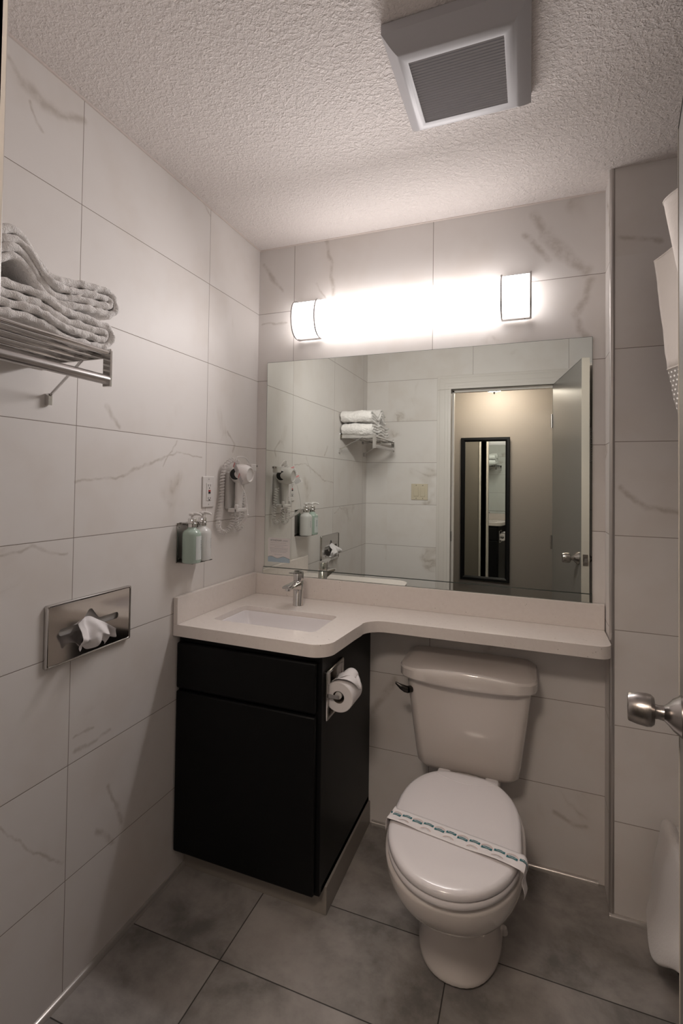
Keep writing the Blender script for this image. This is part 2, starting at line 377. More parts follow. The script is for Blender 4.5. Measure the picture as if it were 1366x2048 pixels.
# caulk bead along the ceiling, cove trims along the floor
mb = MB()
mb.tube([(.001, RY, H), (.001, 0, H)], .0045, 8).tube([(0, -.001, H), (W, -.001, H)], .0045, 8)
struct('trim_1', mb, 'caulk')
def cove(mb, a, b, n):      # quarter-round strip from a to b, n points into the room
    a, b, n = Vector(a), Vector(b), Vector(n); up = Vector((0, 0, 1)); rs = []
    for p in (a, b):
        rs.append([p+n*q*.013+up*h*.015 for q, h in ((0, 0), (1, 0), (1, .25), (.8, .65), (.45, .92), (0, 1))])
    mb.loft(rs)
mb = MB(); cove(mb, (.0, RY, 0), (.0, -.46, 0), (1, 0, 0)); struct('baseboard_left', mb, 'cove', smooth=True)
mb = MB(); cove(mb, (.56, 0, 0), (W-.02, 0, 0), (0, -1, 0)); struct('baseboard_back', mb, 'cove', smooth=True)
mb = MB(); cove(mb, (W-.004, PY, 0), (1.545, PY, 0), (0, -1, 0)); struct('baseboard_right', mb, 'cove', smooth=True)
# quarter-round metal trim on the pier's outer corner
mb = MB(); mb.tube([(W+.004, PY+.004, 0.0), (W+.004, PY+.004, H)], .0085, 16)
struct('trim_2', mb, 'schluter', smooth=True)
# door casing (stepped profile) with jambs
mb = MB()
def casing(mb, x0, x1, z0, z1, d): mb.box(x0, x1, RY-.002, RY+d, z0, z1, bev=.002)
for d, e in ((.012, .10), (.018, .082), (.024, .045), (.029, .022)):
    casing(mb, JL-e, JL, 0, JT, d); casing(mb, JR, JR+e, 0, JT, d); casing(mb, JL-e, JR+e, JT, JT+e, d)
o = mb.build('trim_3', 'trim', smooth=False, fix=True); o['kind'] = 'structure'
mb = MB().box(JL-.02, JL, RO-.004, RY+.004, 0, JT+.02).box(JR, JR+.02, RO-.004, RY+.004, 0, JT+.02).box(JL-.02, JR+.02, RO-.004, RY+.004, JT, JT+.02)
mb.box(JL, JL+.012, -1.79, -1.752, 0, JT).box(JL, JR, -1.79, -1.752, JT-.012, JT)
jamb = struct('trim_4', mb, 'trim')
MB().box(JL, JL+.0015, -1.745, -1.715, .965, 1.035, bev=.0005).box(JL+.001, JL+.002, -1.738, -1.722, .985, 1.015).build('strike_plate', 'dark_metal', jamb, smooth=False, label='dark strike plate')
mb = MB()
for e in (.07, .05): mb.box(JL-e, JL, RO-.014, RO, 0, JT).box(JR, JR+e, RO-.014, RO, 0, JT).box(JL-e, JR+e, RO-.014, RO, JT, JT+e)
struct('trim_5', mb, 'trim')

# door leaf, open into the room
hx, hy = JR-.008, RY+.018; ex, ey = 1.397, -.941
dv = Vector((ex-hx, ey-hy, 0)); DL = dv.length; dn = dv.normalized(); nn = Vector((dn.y, -dn.x, 0)); TH = .035
def dpt(s, t, z): return Vector((hx, hy, 0))+dn*s+nn*t+Vector((0, 0, z))
def dbox(mb, s0, s1, t0, t1, z0, z1, mi=0, bev=0.):
    bm = bmesh.new(); bmesh.ops.create_cube(bm, size=1.)
    for v in bm.verts: v.co = dpt((s0+s1)/2+v.co.x*(s1-s0), (t0+t1)/2+v.co.y*(t1-t0), (z0+z1)/2+v.co.z*(z1-z0))
    if bev: bmesh.ops.bevel(bm, geom=bm.edges[:], offset=bev, segments=2, affect='EDGES')
    mb.bm(bm, mi)
mb = MB(); dbox(mb, 0, DL, 0, TH, .012, JT-.004, 0, .0015)
door = mb.build('door_1', ['door', 'door_edge'], smooth=False); door['kind'] = 'structure'
for p in door.data.polygons:
    if (p.center-Vector((hx, hy, 0))).dot(dn) > DL-.002: p.material_index = 1
KZ = .993; KS = DL-.062
knob_prof = [(.0, 0), (.034, .0), (.034, .004), (.031, .007), (.026, .014), (.018, .021), (.0125, .027), (.0115, .036), (.0125, .0395),
             (.022, .041), (.0265, .046), (.0275, .052), (.0262, .066), (.0235, .078), (.0225, .080), (.020, .081), (.017, .0795), (0, .0795)]
mb = MB(); mb.lathe(dpt(KS, 0, KZ), -nn, knob_prof, 40)
k1 = mb.build('door_knob', 'nickel', door, angle=30)
mb = MB(); mb.lathe(dpt(KS, TH, KZ), nn, knob_prof, 40); mb.build('door_knob', 'nickel', door, angle=30)
mb = MB(); dbox(mb, DL, DL+.0015, .006, .029, KZ-.028, KZ+.028, 0, .0005); lp = mb.build('latch_plate', 'nickel', door, smooth=False)
mb = MB(); dbox(mb, DL, DL+.010, .012, .023, KZ-.008, KZ+.008, 0, .002); mb.build('latch_bolt', 'chrome', lp, smooth=False)
for hz in (.25, 1.0, 1.8):
    mb = MB(); mb.tube([dpt(-.004, -.006, hz-.045), dpt(-.004, -.006, hz+.045)], .006, 12); mb.build('hinge', 'nickel', door)

# ------------------------------------------------------------------ vanity cabinet
van = thing('vanity_cabinet', 'black lacquered vanity cabinet under the sink, on a tiled plinth', 'cabinet', (.27, -.27, 0))
mb = MB().box(.003, .020, -.515, -.012, .09, .838).box(.527, .545, -.515, -.500, .09, .838).box(.527, .545, -.364, -.012, .09, .838).box(.527, .545, -.500, -.364, .09, .632).box(.527, .545, -.500, -.364, .764, .838).box(.003, .545, -.515, -.002, .09, .108).box(.003, .545, -.012, -.002, .09, .838)
mb.box(.003, .545, -.532, -.515, .09, .130).box(.003, .045, -.532, -.515, .13, .838).box(.505, .545, -.532, -.515, .13, .838).box(.045, .505, -.532, -.515, .800, .838).box(.045, .505, -.532, -.515, .63, .67)
mb.build('body', 'black_lacquer', van, smooth=False)
mb = MB().box(.004, .531, -.552, -.533, .655, .812); mb.build('drawer_front', 'black_lacquer', van, smooth=True, bevel=.006)
mb = MB().box(.004, .531, -.552, -.533, .094, .645); mb.build('door', 'black_lacquer', van, smooth=True, bevel=.006)
mb = MB().box(.003, .552, -.487, -.002, 0, .0895); mb.build('plinth', 'toe_tile', van, smooth=False, bevel=.002, label='tile-clad plinth')

# ------------------------------------------------------------------ worktop
CZ = .880; CT = .040
top = thing('countertop', 'cream speckled quartz worktop stepping back into a narrow shelf over the toilet', 'countertop', (.3, -.3, CZ-CT))
def offset_curve():
    P = [(.003, -.004), (.003, -.572)]
    # front edge to the right, rounded corner, S curve to the shelf, then along the shelf
    P += [(.45, -.579)]
    cx, cy, r = .515, -.512, .068
    for k in range(0, 11): t = math.radians(-90+80*k/10); P.append((cx+r*math.cos(t), cy+r*math.sin(t)))
    P += [(.589, -.43), (.594, -.36), (.600, -.305)]
    cx, cy, r = .672, -.302, .074
    for k in range(1, 10): t = math.radians(178-88*k/9); P.append((cx+r*math.cos(t), cy+r*math.sin(t)))
    P += [(.9, -.2265), (1.2, -.2255), (W-.045, -.225)]
    cx, cy, r = W-.047, -.183, .042
    for k in range(1, 10): t = math.radians(-90+90*k/9); P.append((cx+r*math.cos(t), cy+r*math.sin(t)))
    P += [(W-.004, -.004)]
    return P
outer = offset_curve()
hole = rrect(.088, .486, -.462, -.232, .022, 5)[::-1]
bm = bmesh.new()
def loop(pts, z):
    vs = [bm.verts.new((x, y, z)) for x, y in pts]; return vs, [bm.edges.new((vs[i], vs[(i+1) % len(vs)])) for i in range(len(vs))]
vo_, eo = loop(outer, CZ); vh, eh = loop(hole, CZ)
bmesh.ops.triangle_fill(bm, use_beauty=True, edges=eo+eh)
r = bmesh.ops.extrude_face_region(bm, geom=bm.faces[:])
for v in [g for g in r['geom'] if isinstance(g, bmesh.types.BMVert)]: v.co.z -= CT
slab = MB(); slab.bm(bm); slab.build('slab', 'quartz', top, smooth=True, bevel=.003, angle=35)
mb = MB().box(.003, W-.003, -.020, -.002, CZ, .968); mb.build('backsplash', 'quartz', top, bevel=.0015, smooth=False)
mb = MB().box(.002, .020, -.572, -.021, CZ, .972); mb.build('side_splash', 'quartz', top, bevel=.0015, smooth=False)
# sink
sink = thing('undermount_sink', 'white rectangular undermount sink set into the worktop', 'sink', (.287, -.347, .72))
mb = MB(); rings = []
x0, x1, y0, y1 = .0895, .4845, -.4605, -.2335
for ins, z, r in ((0, CZ-.019, .021), (.0005, CZ-.021, .021), (.002, CZ-CT-.004, .024), (.012, CZ-.075, .035), (.035, CZ-.115, .05), (.065, CZ-.14, .06), (.10, CZ-.148, .04), (.112, CZ-.150, .006)):
    rings.append([(x, y, z) for x, y in rrect(x0+ins*1.3, x1-ins*1.3, y0+ins, y1-ins, max(r, .004), 6)])
rings = rings[:-1]
mb.loft(rings, cap=False); n = len(rings[-1]); mb.f.append(tuple(len(mb.v)-n+k for k in range(n))); mb.m.append(0)
mb.build('basin', 'sink', sink, solid=.004, angle=70)
mb = MB(); mb.lathe((.287, -.347, CZ-.150), (0, 0, 1), [(.0, 0), (.030, 0), (.030, .003), (.024, .005), (.018, .003), (0, .003)]); mb.build('drain', 'chrome', sink)
# faucet
fx, fy = .281, -.142
fau = thing('faucet', 'chrome single-lever basin faucet standing behind the sink', 'faucet', (fx, fy, CZ))
mb = MB(); mb.lathe((fx, fy, CZ), (0, 0, 1), [(0, 0), (.0215, 0), (.0215, .002), (.0205, .004), (.0205, .098), (.019, .100), (0, .100)], 40); mb.build('body', 'chrome', fau)
mb = MB(); rings = []
for s, (hw, za, zb) in ((0, (.018, .062, .097)), (.35, (.019, .070, .096)), (.75, (.0205, .079, .094)), (.93, (.0205, .083, .0925)), (1., (.019, .085, .0915))):
    y = fy-.005-.105*s; rings.append([(fx-hw, y, CZ+za+.002), (fx-hw+.003, y, CZ+za), (fx+hw-.003, y, CZ+za), (fx+hw, y, CZ+za+.002), (fx+hw, y, CZ+zb-.002), (fx+hw-.002, y, CZ+zb), (fx-hw+.002, y, CZ+zb), (fx-hw, y, CZ+zb-.002)])
mb.loft(rings); mb.build('spout', 'chrome', fau, angle=50)
mb = MB(); mb.lathe((fx, fy-.094, CZ+.084), (0, -.15, -1), [(0, -.004), (.0115, -.004), (.0115, .009), (.0095, .010), (0, .008)], 24); mb.build('aerator', 'chrome', fau)
mb = MB(); mb.lathe((fx, fy, CZ+.1005), (0, 0, 1), [(0, 0), (.0175, 0), (.0175, .002), (.021, .003), (.021, .033), (.0195, .0355), (0, .0355)], 40)
rings = []
for s, hw, z0, z1 in ((0, .019, .030, .036), (.5, .014, .034, .039), (1, .009, .038, .041)):
    y = fy-.01-.062*s; rings.append([(fx-hw, y, CZ+.1005+z0), (fx+hw, y, CZ+.1005+z0), (fx+hw, y, CZ+.1005+z1), (fx-hw, y, CZ+.1005+z1)])
mb.loft(rings); mb.build('lever', 'chrome', fau, angle=50)

# ------------------------------------------------------------------ wall mirror (pane over a narrow strip)
def pane(name, label, x0, x1, z0, z1, y0, tilt=0.):
    o = thing(name, label, 'mirror', ((x0+x1)/2, -.002, z0))
    mb = MB(); mb.add([(x0, y0, z0), (x1, y0, z0), (x1, y0-tilt, z1), (x0, y0-tilt, z1)], [(0, 1, 2, 3)])
    mb.build('glass', 'mirror', o, smooth=False)
    MB().box(x0-.0012, x1+.0012, y0+.0006, -.0008, z0-.001, z1+.0012).build('backing', 'mirror_edge', o, smooth=False)
    return o
pane('wall_mirror', 'large frameless mirror on the tiled wall under the lamp', .052, 1.350, 1.0, 1.908, -.006)
pane('mirror_strip', 'narrow mirror strip between the large mirror and the backsplash', .048, 1.350, .9695, .9975, -.0105)
# notice card stuck on the mirror
cd = thing('notice_card', 'small square white printed card stuck in the lower left corner of the mirror', 'card', (.123, -.007, 1.03))
mb = MB(); cx0, cx1, cz0, cz1, cyy = .071, .177, 1.022, 1.128, -.0085
mb.box(cx0, cx1, cyy, -.0065, cz0, cz1)
Wd = cx1-cx0
pts = [(cx0+Wd*k/20, cz0+.021+.004*math.sin(k*.55)) for k in range(21)]
vs = [(x, cyy-.0002, z) for x, z in pts]+[(cx0, cyy-.0002, cz0), (cx1, cyy-.0002, cz0)]
mb.add([(x, cyy-.0002, z) for x, z in pts]+[(x, cyy-.0002, cz0) for x, z in pts], [(k, k+1, 22+k, 21+k) for k in range(20)], 1)
mb.add([(x, cyy-.0003, z+.0012) for x, z in pts]+[(x, cyy-.0003, z-.0004) for x, z in pts], [(k, k+1, 22+k, 21+k) for k in range(20)], 2)
for i, (zz, a, b) in enumerate(((.090-.006, .12, .86), (.078-.003, .1, .9), (.070-.002, .3, .7), (.062-.001, .08, .92), (.056, .1, .9), (.050, .1, .9), (.044, .14, .86), (.033, .3, .65))):
    x = cx0+Wd*a
    while x < cx0+Wd*b-.002:
        l = random.uniform(.004, .009); mb.box(x, min(x+l, cx0+Wd*b), cyy-.0004, cyy, cz0+zz, cz0+zz+.0013, 3); x += l+.0015
mb.build('card', ['paper', 'blue_wave', 'grey_ink', 'pale_ink'], cd, smooth=False)
def text(body, size, mtx, m, parent, name='lettering', ext=.0002, align='CENTER'):
    cu = bpy.data.curves.new('txt', 'FONT'); cu.body = body; cu.size = size; cu.extrude = ext; cu.align_x = align; cu.resolution_u = 3
    to = bpy.data.objects.new('txt', cu); COL.objects.link(to); dg = bpy.context.evaluated_depsgraph_get(); dg.update()
    me = bpy.data.meshes.new_from_object(to.evaluated_get(dg)); me.transform(mtx)
    bpy.data.objects.remove(to); o = bpy.data.objects.new(name, me); COL.objects.link(o); me.materials.clear(); me.materials.append(M_[m])
    if parent: o.parent = parent; o.location = -wloc(parent)
    return o
mt = Matrix.Translation((cx0+Wd*.10, cyy-.0005, cz0+.092)) @ Matrix.Rotation(math.pi/2, 4, 'X')
text('WYNDHAM', .0105, mt, 'grey_ink', cd, align='LEFT')
mt = Matrix.Translation((cx0+Wd*.66, cyy-.0005, cz0+.092)) @ Matrix.Rotation(math.pi/2, 4, 'X')
text('GREEN', .0085, mt, 'pale_ink', cd, align='LEFT')

# ------------------------------------------------------------------ lamp over the mirror
lx0, lx1, lz0, lz1 = .210, 1.147, 1.998, 2.150
lc = (lz0+lz1)/2; lr = (lz1-lz0)/2; dep = .098
lamp = thing('vanity_light', 'long glowing half-round bar lamp with metal end frames above the mirror', 'lamp', ((lx0+lx1)/2, 0, lc))
MB().box(lx0+.03, lx1-.03, -.018, -.0005, lc-.055, lc+.055, bev=.002).build('back_plate', 'alu', lamp, smooth=False)
def arc(x, k=1., n=20, ang=90, d=dep, y0=-.016):
    # squashed arc bulging into the room; k scales it outward
    P = []
    for i in range(n+1):
        t = math.radians(-ang+2*ang*i/n); P.append((x, y0-(d+y0-.0+(k-1)*.05)*(math.cos(t)**.62 if math.cos(t) > 0 else 0), lc+lr*k*math.sin(t)))
    return P
mb = MB(); rings = [arc(x) for x in (lx0+.004, lx0+.2, lx0+.5, lx1-.2, lx1-.004)]
mb.loft(rings)
mb.build('shade', 'bar_glow', lamp, angle=50)
ld = bpy.data.lights.new('added_fill_light', 'AREA'); ld.shape = 'RECTANGLE'; ld.size = .62; ld.size_y = .10; ld.energy = 5.3; ld.spread = math.radians(140); ld.color = (1, .945, .935)  # area light added in front of the shade to brighten the room
lo = bpy.data.objects.new('added_fill_light', ld); COL.objects.link(lo); lo.parent = lamp; lo.location = Vector(((lx0+lx1)/2+.03, -.104, lc-.004))-wloc(lamp); lo.rotation_euler = (math.radians(-66), 0, 0)
for a, b in ((lx0, lx0+.105), (lx1-.100, lx1)):
    mb = MB()
    for x in (a, b):
        A = arc(x, 1.02, 24); B = arc(x, 1.09, 24); w2 = .0028
        mb.loft([[(x-w2, p[1], p[2]) for p in A]+[(x-w2, p[1], p[2]) for p in B[::-1]], [(x+w2, p[1], p[2]) for p in A]+[(x+w2, p[1], p[2]) for p in B[::-1]]])
    for s in (-1, 1):
        z = lc+s*lr*1.055; mb.box(a, b, -.032, -.012, z-.003, z+.003)
    mb.build('end_frame', 'alu', lamp, smooth=False)
    for s in (-1, 1):
        mb = MB(); mb.lathe(((a+b)/2-s*.03, -.022, lc+s*lr*1.09), (0, 0, s), [(0, -.002), (.003, -.002), (.003, .002), (0, .003)], 12); mb.build('screw', 'alu', lamp)

# ------------------------------------------------------------------ ceiling fan cover
fan = thing('exhaust_fan_cover', 'square off-white ceiling fan cover with a slatted grille', 'vent', (.983, -.77, H))
fx0, fx1, fy0, fy1 = .826, 1.145, -.934, -.588; gx0, gx1, gy0, gy1 = .876, 1.089, -.872, -.655; fz = H-.058
def rect(x0, x1, y0, y1, z): return [(x0, y0, z), (x1, y0, z), (x1, y1, z), (x0, y1, z)]
mb = MB(); R_ = [rect(fx0, fx1, fy0, fy1, H-.001), rect(fx0, fx1, fy0, fy1, H-.024)]
for s in range(1, 9):
    u = s/8; e = u*.86; z = (H-.024)-(.034)*math.sin(u*math.pi/2)
    R_.append(rect(fx0+(gx0-fx0)*e, fx1+(gx1-fx1)*e, fy0+(gy0-fy0)*e, fy1+(gy1-fy1)*e, z))
R_.append(rect(gx0, gx1, gy0, gy1, fz+.001)); R_.append(rect(gx0, gx1, gy0, gy1, fz+.014))
mb.loft(R_, cap=False); mb.build('frame', 'fan', fan, angle=28)
mb = MB(); N = 24
for i in range(N):
    y = gy0+(gy1-gy0)*(i+.5)/N; a = .0021
    mb.add([(gx0, y-a, fz+.003), (gx1, y-a, fz+.003), (gx1, y+a-.0008, fz+.001), (gx0, y+a-.0008, fz+.001), (gx0, y-a+.001, fz+.013), (gx1, y-a+.001, fz+.013), (gx1, y+a, fz+.013), (gx0, y+a, fz+.013)],
           [(0, 1, 2, 3), (4, 7, 6, 5), (0, 4, 5, 1), (3, 2, 6, 7), (0, 3, 7, 4), (1, 5, 6, 2)])
mb.box(gx0, gx1, gy0, gy1, fz+.013, fz+.016, 1)
mb.build('grille', ['fan', 'fan_dark'], fan, smooth=False)

# ------------------------------------------------------------------ left wall: tissue cover, outlet
tb = thing('tissue_box_cover', 'polished steel tissue dispenser plate recessed in the left wall', 'tissue dispenser', (0, -.94, .89))
ty0, ty1, tz0, tz1 = -1.087, -.789, .892, 1.054; TX = .010
def slot_outline(n=10):
    cy, cz, hl, hh = -.944, .976, .105, .0095; P = []
    for k in range(n+1): t = math.radians(-90+180*k/n); P.append((cy+hl-hh+hh*math.cos(t), cz+hh*math.sin(t)))
    P += [(cy+.034, cz+hh), (cy+.026, cz+hh+.004), (cy+.008, cz+.036), (cy+.004, cz+.0405), (cy-.002, cz+.0415), (cy-.008, cz+.0395), (cy-.030, cz+hh+.004), (cy-.040, cz+hh)]
    for k in range(n+1): t = math.radians(90+180*k/n); P.append((cy-hl+hh+hh*math.cos(t), cz+hh*math.sin(t)))
    P += [(cy-.036, cz-hh), (cy-.026, cz-hh-.004), (cy-.008, cz-.036), (cy, cz-.040), (cy+.008, cz-.036), (cy+.026, cz-hh-.004), (cy+.036, cz-hh)]
    return P
bm = bmesh.new()
def lp2(pts, x):
    vs = [bm.verts.new((x, a, b)) for a, b in pts]; return vs, [bm.edges.new((vs[i], vs[(i+1) % len(vs)])) for i in range(len(vs))]
so = slot_outline()
v1, e1 = lp2(rrect(ty0+.006, ty1-.006, tz0+.006, tz1-.006, .004, 3), TX); v2, e2 = lp2(so, TX)
bmesh.ops.triangle_fill(bm, use_beauty=True, edges=e1+e2)
mb = MB(); mb.bm(bm)
ring = lambda ins, x: [(x, a, b) for a, b in rrect(ty0+ins, ty1-ins, tz0+ins, tz1-ins, .005, 3)]
mb.loft([ring(.006, TX), ring(.0045, TX+.0022), ring(.002, TX+.0025), ring(0., TX), ring(0., .0005)], cap=False)
mb.loft([[(TX, a, b) for a, b in so], [(TX-.004, a, b) for a, b in so]], cap=False)
mb.build('plate', 'plate_chrome', tb, angle=50)
mb = MB(); mb.add([(.0015, ty0+.02, tz0+.02), (.0015, ty1-.02, tz0+.02), (.0015, ty1-.02, tz1-.02), (.0015, ty0+.02, tz1-.02)], [(0, 1, 2, 3)]); mb.build('inside', 'grey_pl', tb, smooth=False)
tis = thing('tissue', 'crumpled white tissue pulled out of the wall tissue dispenser', 'tissue', (.012, -.95, .95))
mb = MB(); P = []
for i in range(15):
    u = i/14; row = []
    for j in range(23):
        v = j/22; fan_ = .030+.050*math.sin(min(u*1.15, 1)*math.pi/2)
        y = -.957+(v-.5)*2*fan_*(1-.18*u)+.014*u; z = .986-.058*u**1.05+.022*noise.noise(Vector((v*4.5, u*3, 9)))*u+.013*math.sin(v*math.pi)*(1-u)-.010*abs(math.sin(v*9.5+1))*u
        x = .0085+.040*math.sin(u*math.pi*.80)+.010*math.sin(v*11+u*3.+2*noise.noise(Vector((u*2, v*3, 5))))*math.sin(u*math.pi*.9+.2)+.022*noise.noise(Vector((u*3.5, v*5, 2)))*u**.5
        row.append((max(x, .013 if u > .12 else .006), y, z))
    P.append(row)
mb.grid(P); mb.build('sheet', 'tissue', tis, sub=1, solid=.0006, fix=False)

ol = thing('outlet', 'white GFCI wall outlet with red and black buttons beside the hair dryer', 'outlet', (0, -.378, 1.276))
oy, oz = -.378, 1.335
MB().box(0, .006, oy-.038, oy+.038, oz-.059, oz+.059).build('plate', 'white_pl', ol, bevel=.003)
rc = MB().box(.005, .0085, oy-.0165, oy+.0165, oz-.033, oz+.033).build('receptacle', 'white_pl', ol, bevel=.001, smooth=False)
for s in (-1, 1):
    mb = MB(); zc = oz+s*.0225
    for d in (-.0065, .0065): mb.box(.0084, .0090, oy+d-.0010, oy+d+.0010, zc-.004+s*.002, zc+.004+s*.002)
    mb.box(.0084, .0090, oy-.0024, oy+.0024, zc-.0105 if s > 0 else zc-.011, zc-.006)
    mb.build('slots', 'black', rc, smooth=False)
MB().box(.0084, .0102, oy-.006, oy+.006, oz+.001, oz+.0065).build('reset_button', 'red', rc, smooth=False, label='red reset button')
MB().box(.0084, .0102, oy-.006, oy+.006, oz-.0065, oz-.001).build('test_button', 'black', rc, smooth=False, label='black test button')
for s in (-1, 1):
    mb = MB(); mb.lathe((.006, oy, oz+s*.048), (1, 0, 0), [(0, -.001), (.003, -.001), (.003, .0008), (0, .001)], 12); mb.build('screw', 'grey_pl', ol)

# ------------------------------------------------------------------ soap bottles on a steel wall bracket
sb = thing('soap_bracket', 'steel wall bracket holding the two pump bottles', 'bracket', (0, -.485, 1.085))
MB().box(.0, .003, -.562, -.428, 1.088, 1.228).build('back_plate', 'plate_chrome', sb, bevel=.001, smooth=False)
mb = MB().box(.003, .066, -.560, -.436, 1.088, 1.091); mb.build('shelf_plate', 'plate_chrome', sb, smooth=False)
B1, B2 = (.052, -.543), (.046, -.474)
for (bx, by) in (B1, B2):
    mb = MB(); mb.tube([(bx+.0165*math.cos(t), by+.0165*math.sin(t), 1.2285) for t in [2*math.pi*k/24 for k in range(24)]], .0022, 8, closed=True)
    mb.box(.002, bx-.014, by-.006, by+.006, 1.227, 1.230)
    mb.build('neck_clamp', 'plate_chrome', sb)
for (y, z) in ((-.548, 1.214), (-.428, 1.214), (-.548, 1.102), (-.428, 1.102)):
    mb = MB(); mb.lathe((.003, y, z), (1, 0, 0), [(0, -.001), (.004, -.001), (.004, .001), (0, .0018)], 12); mb.build('screw', 'chrome', sb)
def bottle(pos, bodymat, label):
    bx, by = pos; z = 1.0915
    t_ = thing('pump_bottle', label, 'bottle', (bx, by, z))
    mb = MB(); mb.lathe((bx, by, z), (0, 0, 1), [(0, 0), (.029, 0), (.032, .003), (.0325, .02), (.0325, .097), (.031, .105), (.026, .112), (.017, .117), (.0145, .120), (.0145, .128), (0, .128)], 36)
    mb.build('bottle', bodymat, t_)
    mb = MB(); P = []
    for j in range(2):
        P.append([(bx+.0328*math.cos(a), by+.0328*math.sin(a), z+(.012 if j == 0 else .094)) for a in [math.radians(-28+70*k/14) for k in range(15)]])
    mb.grid(P); 
    for i in range(6):
        a = math.radians(18); zz = z+.045+i*.006
        p = Vector((bx+.0331*math.cos(a), by+.0331*math.sin(a), zz)); tdir = Vector((-math.sin(a), math.cos(a), 0)); l = .004 if i % 2 else .0025
        mb.add([p-tdir*l, p+tdir*l, p+tdir*l+Vector((0, 0, .0022)), p-tdir*l+Vector((0, 0, .0022))], [(0, 1, 2, 3)], 1)
    mb.build('label', ['label' if bodymat == 'mint' else 'white_bottle', 'grey_ink'], t_, fix=False)
    mb = MB(); mb.lathe((bx, by, z+.124), (0, 0, 1), [(0, 0), (.0150, 0), (.0150, .028), (.0135, .030), (0, .030)], 24); mb.build('collar', 'chrome', t_)
    mb = MB(); mb.lathe((bx, by, z+.153), (0, 0, 1), [(0, 0), (.0045, 0), (.0045, .010), (.011, .011), (.0125, .015), (.011, .019), (0, .020)], 20)
    mb.tube([(bx, by, z+.169), (bx+.018, by, z+.171), (bx+.034, by, z+.168), (bx+.038, by, z+.164)], [.006, .0055, .004, .003], 10)
    mb.build('pump_head', 'white_pl', t_)
bottle(B1, 'mint', 'mint green pump bottle, the front one on the steel wall bracket')
bottle(B2, 'white_bottle', 'white pump bottle on the bracket, nearer the hair dryer')

# ------------------------------------------------------------------ hair dryer
hd = thing('hair_dryer', 'white wall-mounted hair dryer with a coiled cord near the mirror', 'hair dryer', (0, -.22, 1.2))
mb = MB().box(.0, .020, -.262, -.172, 1.262, 1.415); mb.build('wall_holder', 'grey_pl', hd, bevel=.008, label='pale grey wall holder')
mb = MB(); mb.box(.018, .060, -.262, -.172, 1.252, 1.268); mb.box(.048, .062, -.262, -.248, 1.252, 1.283); mb.box(.048, .062, -.186, -.172, 1.252, 1.283)
mb.build('hook_arm', 'white_pl', hd, bevel=.004)
hc = Vector((.049, -.212, 1.405))
mb = MB(); prof = [(0, -.046), (.012, -.045), (.026, -.040), (.035, -.030), (.040, -.015), (.0415, 0), (.041, .015), (.038, .030), (.033, .038), (.030, .043), (.027, .043), (.025, .038), (0, .037)]
mb.lathe(hc, (1, 0, -.05), prof, 36); mb.build('housing', 'white_pl', hd)
for s in (-1, 1):
    mb = MB(); mb.lathe(hc+Vector((-.006, s*.0345, 0)), (.22, s, 0), [(0, -.006), (.0255, -.006), (.0255, .002), (.0235, .0045), (.0225, .0045)], 36, 0)
    rim = mb.build('intake_rim', 'white_pl', hd)
    mb = MB(); mb.lathe(hc+Vector((-.006, s*.0345, 0)), (.22, s, 0), [(0, 0), (.0225, 0), (.0225, .005), (.021, .0055), (0, .0055)], 36)
    mb.build('intake_grille', 'black', hd, label='black round air intake')
mb = MB(); rings = []
for z, cx, cy, hx_, hy_ in ((1.385, .046, -.214, .020, .022), (1.35, .045, -.216, .019, .021), (1.31, .044, -.219, .016, .018), (1.28, .043, -.222, .015, .017), (1.262, .042, -.224, .017, .019), (1.250, .041, -.226, .013, .014)):
    rings.append([(cx+hx_*math.cos(a), cy+hy_*math.sin(a), z) for a in [2*math.pi*k/20 for k in range(20)]])
mb.loft(rings); mb.build('handle', 'white_pl', hd)
def helix(path, R, turns_per_m, n=14):
    pts = bez(path, 60); L = 0; out = []; up = Vector((1, 0, 0))
    ds = [0]
    for a, b in zip(pts, pts[1:]): ds.append(ds[-1]+(b-a).length)
    N = int(ds[-1]*turns_per_m*n); i = 0
    for k in range(N+1):
        s = ds[-1]*k/N
        while i < len(ds)-2 and ds[i+1] < s: i += 1
        u = (s-ds[i])/max(ds[i+1]-ds[i], 1e-9); p = pts[i].lerp(pts[i+1], u); d = (pts[i+1]-pts[i]).normalized()
        up = (up-d*up.dot(d)).normalized(); sd = d.cross(up); a = 2*math.pi*s*turns_per_m
        out.append(p+(up*math.cos(a)+sd*math.sin(a))*R)
    return out
mb = MB()
mb.tube(helix([(.035, -.215, 1.452), (.03, -.25, 1.462), (.022, -.287, 1.440), (.015, -.297, 1.40), (.014, -.300, 1.33), (.014, -.312, 1.27), (.014, -.325, 1.215), (.014, -.305, 1.180), (.016, -.268, 1.174), (.022, -.24, 1.20), (.03, -.233, 1.24)], .0085, 84), .0021, 6)
mb.tube(helix([(.028, -.165, 1.345), (.024, -.155, 1.29), (.024, -.150, 1.235), (.022, -.152, 1.195), (.022, -.18, 1.178), (.028, -.21, 1.195), (.04, -.225, 1.235)], .0080, 84), .0021, 6)
mb.build('coiled_cord', 'white_pl', hd)
mb = MB(); mb.tube(bez([(.035, -.20, 1.44), (.04, -.235, 1.473), (.05, -.19, 1.475), (.05, -.145, 1.452)], 10), .0022, 8)
mb.build('supply_cord', 'white_pl', hd)
mb = MB(); mb.tube(bez([(.085, -.268, 1.362), (.10, -.262, 1.32), (.108, -.262, 1.28), (.112, -.264, 1.25)], 10), .0014, 6); mb.build('tag_string', 'white_pl', hd)
mb = MB()
for k in range(5):
    dx = .003*k; mb.tube(bez([(.060+dx, -.245+.004*(k % 3), 1.195+.003*k), (.085+dx, -.255, 1.222), (.112, -.262+.003*(k % 2), 1.246)], 8), .0032, 6)
mb.build('cord_bundle', 'white_pl', hd, label='zip-tied bundle of spare cord')
